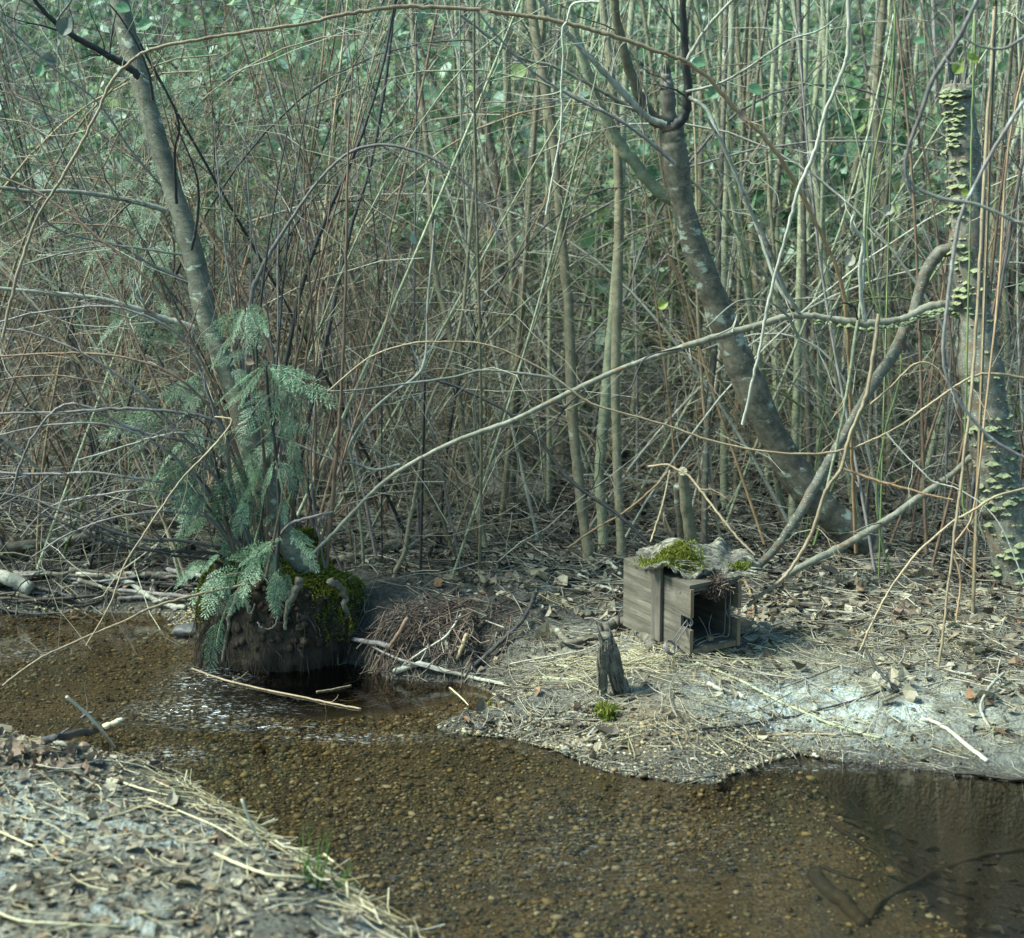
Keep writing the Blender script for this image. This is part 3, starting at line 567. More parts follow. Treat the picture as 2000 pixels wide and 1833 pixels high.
for s_, w0, w1, mt, nm in (('585,1130 575,1160 560,1190 557,1230', 16, 8, 'alder_brown', 'root'), ('640,1140 665,1170 672,1215 680,1260', 18, 10, 'alder_brown', 'root'), ('470,1150 452,1190 440,1240 430,1300', 14, 7, 'alder_brown', 'root'),
                       ('503,1215 512,1226 527,1228 538,1220 542,1203', 3.2, 3, 'purple', 'rootlet'), ('470,1140 480,1180 488,1200 498,1180', 5, 3, 'purple', 'rootlet')):
    C, r_ = trace(s_, 6.20, 6.2, w0, w1, rng); C[:, 1] = SB[1] - .30 * np.sqrt(np.clip(1 - ((C[:, 0] - SB[0]) / .34) ** 2, .05, 1)) - .004
    MB().tubes(C, r_, 8, True).obj(nm, M[mt], stump)
# ------------------------------------------------------------------ trees with traced trunks
def tree(name, label, cat, base, trunk, group=None):
    return thing(name, base, label, cat, group)
def limb(parent, nm, s, Y0, Y1, w0, w1, mat, rng, sides=10, tw=0, tl=.3, up=.3, wob=.12, per=6, cap=False, twname=None, th=0, bow=0.):
    C, r_ = trace(s, Y0, Y1, w0, w1, rng, per, wob, bow); m = MB().tubes(C, r_, sides, cap)
    if th: thorns(m, C, r_, rng, th)
    if tw: side_twigs(m, C, r_, rng, tw, tl, up)
    o = m.obj(nm, M[mat], parent); return o, C, r_
rng = np.random.default_rng(21)
T1 = thing('alder_tree', at(600, 1130, 6.5), 'smooth grey alder leaning left out of the mossy stump, lichen patched bark', 'tree')
limb(T1, 'trunk', '612,1150 588,1105 558,1050 530,985 505,910 470,800 432,700 400,610 383,520 350,410 318,310 275,160 248,70 228,-20 205,-120', 6.45, 6.75, 52, 32, 'alder', rng, 18, wob=.03, per=9)
for s_, w0, w1, mt, tw, d in (('272,150 250,132 205,105 150,75 105,42 72,5 50,-40', 15, 7, 'dark', 6, 6.5), ('108,50 118,30 140,0 150,-30', 5, 3, 'purple', 3, 6.5), ('298,195 292,150 270,90 235,35 215,10', 6, 2.5, 'dark', 4, 6.6),
                          ('325,412 270,396 210,384 130,374 60,374 -40,362', 11, 6, 'grey', 10, 6.6), ('378,642 320,622 250,598 180,582 90,572 -40,560', 14, 8, 'grey', 14, 6.5), ('370,500 300,490 220,480 140,490 40,520', 5, 3, 'grey', 8, 6.6),
                          ('345,398 341,300 350,250 335,200 300,130', 6, 3, 'dark', 4, 6.55), ('374,488 385,430 388,380 380,330 342,240', 6, 3, 'dark', 4, 6.55), ('390,560 300,520 230,480 100,440 -20,300', 6, 3, 'purple', 9, 6.6), ('350,410 330,380 260,300 190,200 100,130 -20,20', 5, 3, 'purple', 10, 6.7)):
    limb(T1, 'branch', s_, d, d - .25, w0, w1, mt, rng, 8, tw, .35, .2)
rng = np.random.default_rng(22)
T2b = gh(1700, 1085); y2 = T2b[1]
T2 = thing('alder_tree', T2b, 'brown curved alder behind the wooden box, forked near its top around a broken stub', 'tree')
limb(T2, 'trunk', '1725,1095 1690,1062 1640,1022 1585,968 1528,885 1478,785 1435,685 1395,585 1352,470 1330,385 1318,300 1312,245', y2, 7.3, 64, 43, 'alder_brown', rng, 18, wob=.035, per=9)
o, C, r_ = limb(T2, 'broken_stub', '1308,240 1305,205 1303,170 1300,148', 7.33, 7.33, 34, 20, 'rot', rng, 12, wob=.05, cap=True); o['label'] = 'rotten red brown stub broken off short'
m = MB(); n = 14; a = rng.uniform(0, 6.28, n); tp = C[-1]; rt_ = r_[-1]; P = np.stack([tp + np.stack([np.cos(a), np.sin(a), 0 * a], 1) * rt_ * .8 - (0, 0, .06), tp + np.stack([np.cos(a) * rt_ * .6, np.sin(a) * rt_ * .6, rng.uniform(.0, .09, n)], 1)], 1)
m.tubes(P, np.stack([np.full(n, .012), np.full(n, .0015)], 1), 5); q_ = m.obj('splintered_end', M['rot'], T2); q_.parent = o
for s_, w0, w1, mt, tw, d in (('1318,250 1335,228 1343,190 1340,120 1336,60 1332,-30', 21, 13, 'dark', 5, 7.2), ('1300,245 1270,225 1245,180 1222,110 1205,40 1195,-30', 24, 15, 'olive', 5, 7.3), ('1300,245 1262,228 1215,180 1150,110 1090,45 1040,-20', 15, 8, 'grey', 8, 7.2),
                          ('1322,395 1290,375 1240,320 1205,270 1165,190 1130,90 1105,-10', 26, 15, 'olive2', 6, 7.4), ('1338,125 1355,95 1385,50 1440,-10', 9, 6, 'grey', 5, 7.1), ('1340,180 1400,165 1450,140 1540,80 1600,60 1640,30', 6, 3, 'grey', 7, 7.0),
                          ('1318,320 1260,270 1200,230 1120,190 1040,140 980,80 930,20', 7, 4, 'purple', 9, 7.1), ('1345,190 1380,215 1410,280 1450,370 1480,450 1520,560 1560,610', 8, 6, 'grey', 4, 6.95), ('1300,240 1230,210 1160,170 1080,130 1010,110 900,30', 9, 5, 'grey', 9, 7.3)):
    limb(T2, 'branch', s_, d, d - .2, w0, w1, mt, rng, 9, tw, .35, .15)
# the dead snag with bracket fungus and its long branch
rng = np.random.default_rng(23)
T3b = gh(1985, 1140); y3 = T3b[1]
T3 = thing('dead_snag', T3b, 'broken-topped grey snag at the right edge, shelved with yellow-green bracket fungus', 'dead tree')
o, CT, rT = limb(T3, 'trunk', '1992,1150 1972,1040 1950,940 1932,840 1915,720 1902,610 1893,500 1888,400 1882,290 1874,210 1870,168', y3, 6.9, 88, 55, 'snag', rng, 20, wob=.03, per=9, cap=True)
m = MB(); n = 44; a = rng.uniform(0, 6.28, n); top = CT[-1]; rt = rT[-1]; P = np.stack([top + np.stack([np.cos(a), np.sin(a), 0 * a], 1) * rt * rng.uniform(.5, .98, (n, 1)) - (0, 0, .03), top + np.stack([np.cos(a) * rt * .8, np.sin(a) * rt * .8, .10 * rng.random(n) ** 1.6 * (1.2 + np.cos(a - 2))], 1)], 1)
m.tubes(P, np.stack([np.full(n, .019), np.full(n, .003)], 1), 5); m.obj('splintered_top', M['snag'], T3)
oB, CB, rB = limb(T3, 'long_branch', '1900,640 1880,612 1845,595 1805,604 1760,624 1700,632 1640,626 1590,618 1540,618 1480,636 1400,658 1310,686 1210,722 1110,768 1000,822 900,858 810,902 745,945 690,1000 645,1048 600,1092', 6.9, 6.35, 19, 6, 'branch', rng, 12, wob=.10, per=7)
for s_, w0, w1, mt, tw in (('1120,765 1080,740 1000,728 940,724 880,738 790,750 700,762 640,765', 6, 3.5, 'grey', 7), ('780,908 730,918 690,905 650,898 560,860 470,830', 6, 3, 'grey', 6), ('765,908 740,885 700,860 660,810', 4, 2, 'grey', 3),
                       ('1150,755 1110,790 1080,830 1040,870', 4, 2.5, 'dark', 3), ('1540,618 1500,590 1440,590 1380,640', 5, 3, 'grey', 4), ('1560,610 1530,560 1500,480 1460,400 1420,300 1380,230', 9, 6, 'grey', 5), ('1330,680 1260,700 1230,760 1190,780', 3.5, 2, 'dark', 3),
                       ('1690,628 1683,590 1680,520 1686,470 1664,440 1668,420', 9, 6, 'pale', 2), ('1400,655 1430,640 1440,615 1430,650', 4, 3, 'grey', 0), ('1675,625 1668,600 1640,595 1610,640 1590,650', 4, 2.5, 'dark', 2)):
    limb(T3, 'twig', s_, 6.65, 6.5, w0, w1, mt, rng, 7, tw, .22, .1)
for s_, w0, w1, y0_, y1_ in (('1882,500 1850,488 1822,508 1800,555 1785,612 1765,650 1740,700 1700,760 1660,830 1612,915 1560,1005 1520,1065 1470,1118', 26, 16, 6.95, 6.75), ('1905,885 1860,925 1790,975 1710,1030 1630,1075 1560,1110 1530,1128', 13, 14, 6.9, 6.7)):
    limb(T3, 'drooping_limb', s_, y0_, y1_, w0, w1, 'snag' if w0 > 20 else 'branch', rng, 12, 3, .25, .1, wob=.08)
def bracket(mb, p, out, s, rng):
    """a half-disc shelf with a wavy lobed rim"""
    o_ = np.array((out[0], out[1], 0.)); o_ /= np.linalg.norm(o_); t = np.array((-o_[1], o_[0], 0)); n = 9; th = np.linspace(-1.5, 1.5, n); k = 1 + .22 * np.sin(th * 3 + rng.uniform(0, 6)) + rng.normal(0, .06, n)
    rim = p - np.array((0, 0, s * .8)) + s * k[:, None] * (np.cos(th)[:, None] * o_ + 1.25 * np.sin(th)[:, None] * t) + np.stack([0 * th, 0 * th, s * .16 * np.sin(th * 4 + rng.uniform(0, 6))], 1)
    c = p - o_ * s * .35; up = np.array((0, 0, s * .14)); V = np.vstack([[c + up * 1.6], rim + up * .4, [c - up * 2], rim - up * .4]); F = [(0, i + 1, i + 2) for i in range(n - 1)]; G_ = [(n + 1, n + 3 + i, n + 2 + i) for i in range(n - 1)]; E = [(i + 1, n + 2 + i, n + 3 + i, i + 2) for i in range(n - 1)]
    mb.add(V, [F, G_, E])
def onskin(C, rad, k, ang): return C[k] + rad[k] * np.array((math.cos(ang), math.sin(ang), 0)), (math.cos(ang), math.sin(ang))
spots = []
K = len(CT)
for q in range(620):
    u = rng.random()
    if rng.random() < .42: u = (rng.choice((.55, .62, .70, .76, .83, .86, .9, .97)) + rng.normal(0, .016)).clip(0, .995); ang = rng.normal(-2.5, .42)      # the left edge, high up
    elif rng.random() < .75: u = rng.uniform(0, .34); ang = rng.normal(-1.3, .8)         # the foot
    else: u = rng.uniform(.1, .6); ang = rng.normal(-.7, .9)
    spots.append((int(u * (K - 1)), ang, float(np.clip(rng.lognormal(-4.75, .7), .003, .026))))
spots.sort(key=lambda t: -t[2])
for k, ang, s_ in spots[:88]:
    m = MB(); p, o_ = onskin(CT, rT, k, ang); bracket(m, p, o_, s_, rng); m.obj('fungus_bracket', M['fungus'], T3, smooth=False)
m = MB()
for k, ang, s_ in spots[88:]:
    p, o_ = onskin(CT, rT, k, ang); bracket(m, p, o_, s_, rng)
o = m.obj('small_fungus_brackets', M['fungus'], T3, smooth=False); o['kind'] = 'stuff'
m = MB()
for q in range(260):
    k = int(np.clip(rng.normal(20, 13), 2, 48)); bracket(m, CB[k] + np.array((0, -rB[k] * rng.uniform(-.3, .9), -rB[k] * rng.uniform(.3, 1.0))), (rng.normal(0, .6), -1), rng.uniform(.008, .023), rng)
m.obj('fungus_frill', M['fungus'], oB, smooth=False)['kind'] = 'stuff'
# ------------------------------------------------------------------ wooden box on the bank
rng = np.random.default_rng(31)
BW, BD, BH, TH = .238, .43, .262, .014
F = gh(1346, 1288)
Rb = (Matrix.Rotation(R(31), 4, 'Z') @ Matrix.Rotation(R(5.0), 4, 'X') @ Matrix.Rotation(R(-3.5), 4, 'Y'))
off = Rb @ Vector((-BW / 2, -BD / 2, 0)); B0 = Vector(F) - off + Vector((0, 0, .005))
box = bpy.data.objects.new('wooden_box', None); COL.objects.link(box); box.matrix_world = Matrix.Translation(B0) @ Rb; box.empty_display_size = .1
tag(box, 'weathered plywood cubby box lying open-fronted on the bank, bark slab on its roof', 'wooden box')
def bpart(nm, mb, mat, par=box, smooth=False, bev=.0015):
    o = bpy.data.objects.new(nm, mb.mesh(nm, M[mat], (0, 0, 0), smooth)); COL.objects.link(o); o.parent = par
    if bev: b = o.modifiers.new('bevel', 'BEVEL'); b.width = bev; b.segments = 2; b.limit_method = 'ANGLE'
    return o
x0, x1, y0, y1 = -BW / 2, BW / 2, -BD / 2, BD / 2
NZ0, NZ1, ND = .103, .150, .055           # the notch for the spring
def side(x, nm):
    V = [(y0, 0), (y1, 0), (y1, BH), (y0, BH), (y0, NZ1), (y0 + ND, NZ1), (y0 + ND, NZ0), (y0, NZ0)]
    m = MB(); P = [(x, a, b) for a, b in V] + [(x + TH, a, b) for a, b in V]; n = len(V)
    m.add(P, [[(0, 7, 6, 1)], [(6, 5, 2, 1)], [(5, 4, 3, 2)], [(8, 9, 14, 15)], [(14, 9, 10, 13)], [(13, 10, 11, 12)], [(i, (i + 1) % n, n + (i + 1) % n, n + i) for i in range(n)]])
    o = bpart(nm, m, 'ply', bev=0)
    e = MB()                             # front plies showing on the cut edge
    e.box(x - .0007, x + TH + .0007, y0 - .003, y0 - .0003, .002, NZ0 - .001); e.box(x - .0007, x + TH + .0007, y0 - .003, y0 - .0003, NZ1 + .001, BH - .001); bpart('cut_edge', e, 'plyedge', o, bev=0)
    return o
side(x0, 'side_panel'); side(x1 - TH, 'side_panel')
m = MB(); m.box(x0 + TH + .0005, x1 - TH - .0005, y0 + .004, y1 - TH, .001, .024); o = bpart('floor_panel', m, 'plyx'); e = MB(); e.box(x0 + TH + .001, x1 - TH - .001, y0 + .0008, y0 + .0035, .002, .023); bpart('cut_edge', e, 'plyedge', o, bev=0)
m = MB(); m.box(x0 + .001, x1 - .001, y0 + .006, y1, BH + .0006, BH + .014); m.box(x0 + TH + .0005, x1 - TH - .0005, y0 + .012, y0 + .05, BH - .018, BH - .0004); bpart('roof_panel', m, 'plyx')
m = MB(); m.box(x0 + TH + .0005, x1 - TH - .0005, y1 - TH + .0005, y1 - .001, .001, BH - .001); bpart('back_panel', m, 'plyx')
m = MB(); m.box(x0 - .016, x0 - .0012, y0 + .165, y0 + .225, .01, BH + .05); bpart('batten', m, 'batten', bev=.003)
for k in range(3):
    m = MB(); m.box(x0 - .003, x0 - .0002, 0, .007, 0, .007); o = bpart('nail_head', m, 'wire'); o.location = (0, y0 + .02 + .19 * (k == 1) + .02 * k, (.03, BH - .02, BH - .03)[k])
# the wire trap set in its mouth
trap = bpy.data.objects.new('wire_trap', None); COL.objects.link(trap); trap.matrix_world = Matrix.Translation(B0) @ Rb @ Matrix.Translation((0, y0 + .03, .024)); trap.empty_display_size = .1
tag(trap, 'grey wire body-grip trap with coil springs set inside the mouth of the plywood box', 'trap')
def wire(nm, P, r=.0025, par=trap, per=6):
    C = cr(P, per); return bpart(nm, MB().tubes(C, np.full(len(C), r), 8, True), 'wire', par, True, 0)
W2 = BW / 2 - TH - .012
for dy in (0, .028):
    wire('jaw', [(-W2, dy, .10), (-W2 + .002, dy, .03), (-W2 + .012, dy, .012), (-W2 + .02, dy - .014, .006), (-W2 + .034, dy - .014, .014), (-.0, dy, .016), (W2 - .03, dy, .016), (W2 - .02, dy, .008), (W2 - .004, dy, .014), (W2, dy, .035), (W2, dy, .10), (W2, dy, .185), (W2 - .02, dy, .205), (0, dy, .207), (-W2 + .02, dy, .205), (-W2, dy, .18), (-W2, dy, .10)])
tl = math.pi * 2
def spring(sx, ax, ay, az, L, tilt):
    P = []
    b = Vector((sx * W2, .012, .10)); e = b + Vector((ax, ay, az)); d = (e - b).normalized(); s2 = d.cross(Vector((0, 0, 1))).normalized(); u2 = (s2.cross(d) + s2 * tilt).normalized(); v2 = d.cross(u2).normalized()
    rc = .026; c = e + d * rc
    P = [b + Vector((0, 0, .012))] + [b + (e - b) * t + v2 * .010 * (1 - .2 * t) + u2 * .006 for t in (.3, .65)]
    for k in range(0, 37):
        ph = .5 + k / 36 * (math.pi * 6 - 1.0); P.append(c + (d * -math.cos(ph) + v2 * math.sin(ph)) * rc + u2 * (.009 - .018 * k / 36))
    P += [b + (e - b) * t - v2 * .010 * (1 - .2 * t) - u2 * .006 for t in (.65, .3)] + [b - Vector((0, 0, .012))]
    return wire('spring', [tuple(p) for p in P], .0024)
spring(-1, -.120, -.068, -.045, .15, -1.1); spring(1, .10, -.06, -.05, .16, .3)
m = MB(); m.box(-.012, .012, -.008, .008, .010, .026); bpart('trigger_dog', m, 'plyedge', trap)
for sx in (-1, 1):
    wire('trigger_wire', [(sx * .006, .0, .025), (sx * .01, .02, .06), (sx * .03, .03, .10)], .0013)
    a = np.linspace(0, 6.28, 13); wire('ring', [(sx * W2, .004 + .016 * math.cos(t), .10 + .016 * math.sin(t)) for t in a], .0026)
m = MB()
for k in range(7):
    a = np.linspace(0, 6.2832, 11); p = np.array((-W2 - .150 - .003 * k, -.068 - .003 * k, .035 - .0125 * k)); ex = (1, 0) if k % 2 else (0, 1)
    m.tubes(np.stack([p[0] + .005 * np.cos(a) * ex[0], p[1] + .005 * np.cos(a) * ex[1], p[2] + .009 * np.sin(a)], 1), np.full(11, .0014), 5)
bpart('chain', m, 'wire', trap, True, 0)
# bark slab lying on the roof
SLM = Matrix.Translation(B0) @ Rb @ Matrix.Translation((.035, -.02, BH + .015)) @ Matrix.Rotation(R(-24), 4, 'Z')
slab = bpy.data.objects.new('bark_piece', None); COL.objects.link(slab); slab.matrix_world = SLM; slab.empty_display_size = .1
tag(slab, 'rugged slab of rotten grey bark laid over the roof of the plywood box', 'bark slab')
nA_, nR_ = 150, 34; th = np.linspace(0, 2 * math.pi, nA_, endpoint=False)
out = 1 + .16 * np.sin(3 * th + 1) + .5 * fbm(np.cos(th) * 2 + 3, np.sin(th) * 2, 1.6, 4, 4) + .30 * fbm(th * 9, th * 0, 1, 3, 6) + .16 * fbm(th * 30, th * 0, 1, 2, 16)
rg_ = np.linspace(0, 1, nR_); Xs = np.outer(rg_, .215 * out * np.cos(th)); Ys = np.outer(rg_, .15 * out * np.sin(th))
def slabz(x, y):
    u = x * .8 + y * .6; v = -x * .6 + y * .8
    ridge = .07 * fbm(v * 1.0 + .05 * np.sin(u * 20), u * .22, 16, 3, 2) + .034 * fbm(v, u * .3, 60, 3, 9)
    return .040 + .065 * np.exp(-((x + .06) / .07) ** 2 - ((y - .06) / .06) ** 2) + .035 * np.exp(-(v / .05) ** 2) - .30 * x ** 2 * (x > 0) * 2 - .6 * y ** 2 * (y < 0) + ridge + .02 * fbm(x, y, 12, 4, 14)
Zt = slabz(Xs, Ys); edge = np.outer(rg_ ** 6, np.ones(nA_)); Zb = Zt - .030 * (1 - .7 * edge) - .012 * fbm(Xs, Ys, 40, 3, 22) - .004; Zb = np.maximum(Zb, -.004 - .02 * (np.hypot(Xs, Ys) > .2)); Zt = np.maximum(Zt, Zb + .004)
q = (np.arange(nR_ - 1)[:, None] * nA_ + np.arange(nA_)[None]); q2 = (np.arange(nR_ - 1)[:, None] * nA_ + (np.arange(nA_) + 1)[None] % nA_); N_ = nA_ * nR_
top_ = np.stack([q, q + nA_, q2 + nA_, q2], -1).reshape(-1, 4); a0 = (nR_ - 1) * nA_ + np.arange(nA_); a1 = (nR_ - 1) * nA_ + (np.arange(nA_) + 1) % nA_
m = MB().add(np.vstack([np.stack([Xs, Ys, Zt], -1).reshape(-1, 3), np.stack([Xs, Ys, Zb], -1).reshape(-1, 3)]), [top_, top_[:, ::-1] + N_, np.stack([a0, a0 + N_, a1 + N_, a1], -1)])
bpart('bark_plate', m, 'slab', slab, True, 0)
def slab_moss(cx_, cy_, sx, sy, n):
    x = rng.normal(cx_, sx, n); y = rng.normal(cy_, sy, n); P = np.stack([x, y, slabz(x, y) + rng.uniform(-.002, .006, n)], 1); o = bpart('moss', moss_tufts(P, np.tile((0, 0, 1.), (n, 1)), rng, .008, .3), 'moss', slab, False, 0); return o
slab_moss(-.09, -.055, .048, .032, 6500); slab_moss(.17, -.07, .02, .014, 400); slab_moss(-.12, -.02, .02, .02, 500)
# splinters along the front edge, and a clump of fine roots hanging from it
m = MB(); n = 46; x = rng.uniform(-.15, .22, n); P = np.stack([np.stack([x, np.full(n, -.10), slabz(x, np.full(n, -.10)) - .006], 1), np.stack([x + rng.uniform(.03, .10, n), rng.uniform(-.17, -.12, n), slabz(x, np.full(n, -.10)) - rng.uniform(.0, .03, n)], 1)], 1)
m.tubes(P, np.stack([rng.uniform(.003, .007, n), np.full(n, .001)], 1), 5); bpart('splinter_edge', m, 'slab', slab, True, 0)
m = MB(); n = 1100; c = np.array((.05, -.175, -.03)); d = rng.normal(0, 1, (n, 3)); d /= np.linalg.norm(d, axis=1, keepdims=True); s_ = rng.uniform(.2, 1, (n, 1)); P0_ = c + d * s_ * (.042, .02, .036); u = np.linspace(0, 1, 5)
P = P0_[:, None] + rng.normal(0, .016, (n, 1, 3)) * u[None, :, None] + rng.normal(0, .004, (n, 5, 3)); m.tubes(P, np.full((n, 5), .0011), 3); V = OV[None] * rng.uniform(.006, .014, (60, 1, 1)) + (c + rng.normal(0, .3, (60, 3)) * (.035, .02, .035))[:, None]; m.add(V, [(np.arange(60)[:, None, None] * 18 + OF[None]).reshape(-1, 3)])
bpart('root_clump', m, 'rootlet', slab, True, 0)
m = MB(); wire_ = at(1275, 1085, 5.7)
# ------------------------------------------------------------------ rotten posts, logs, rocks, sticks on the ground
rng = np.random.default_rng(33)
def gstick(nm, lab, cat, s, w0, w1, mat, lift=.5, tw=0, tl=.15, group=None, sides=9, cap=True, water=False, wob=.15, cut=None, z=None):
    """a stick lying along the ground (or through z offsets) under traced pixels"""
    P = []
    for p in s.split():
        v = [float(q) for q in p.split(',')]; g_ = gh(v[0], v[1], water)
        if len(v) > 2:                   # raised v[2] metres above the ground: where the sight line comes down to that height
            Y_ = np.geomspace(2.2, 40, 1500); a_, b_ = (v[0] - 1000) / FPX, (916.5 - v[1]) / FPX; t_ = Y_ / (CP + b_ * SP); X_ = a_ * t_; Z_ = CAMZ + t_ * (b_ * CP - SP); h_ = H(X_, Y_)
            if water: h_ = np.maximum(h_, 0)
            k_ = np.argmax(Z_ < h_ + v[2]); g_ = np.array((X_[k_], Y_[k_], Z_[k_]))
        P.append(g_)
    C = cr(P, 6); K = len(C); u = np.linspace(0, 1, K); r_ = (w0 + (w1 - w0) * u) / 2 * C[:, 1] / FPX
    C[:, 2] += r_ * lift; C[1:-1] += rng.normal(0, 1, (K - 2, 3)) * r_[1:-1, None] * wob; r_ = r_ * (1 + .12 * np.convolve(rng.normal(0, 1, K + 6), np.ones(7) / 7, 'valid'))
    m = MB().tubes(C, r_, sides, cap); side_twigs(m, C, r_, rng, tw, tl, .3, sub=False)
    o = m.obj(nm, M[mat], None, C[0]); tag(o, lab, cat, group)
    return o
G1, G2, G3, G4 = 'driftwood on the far left bank', 'sticks lying on the silty bank', 'sticks fallen beside the stump', 'sticks sunk in the dark pool'
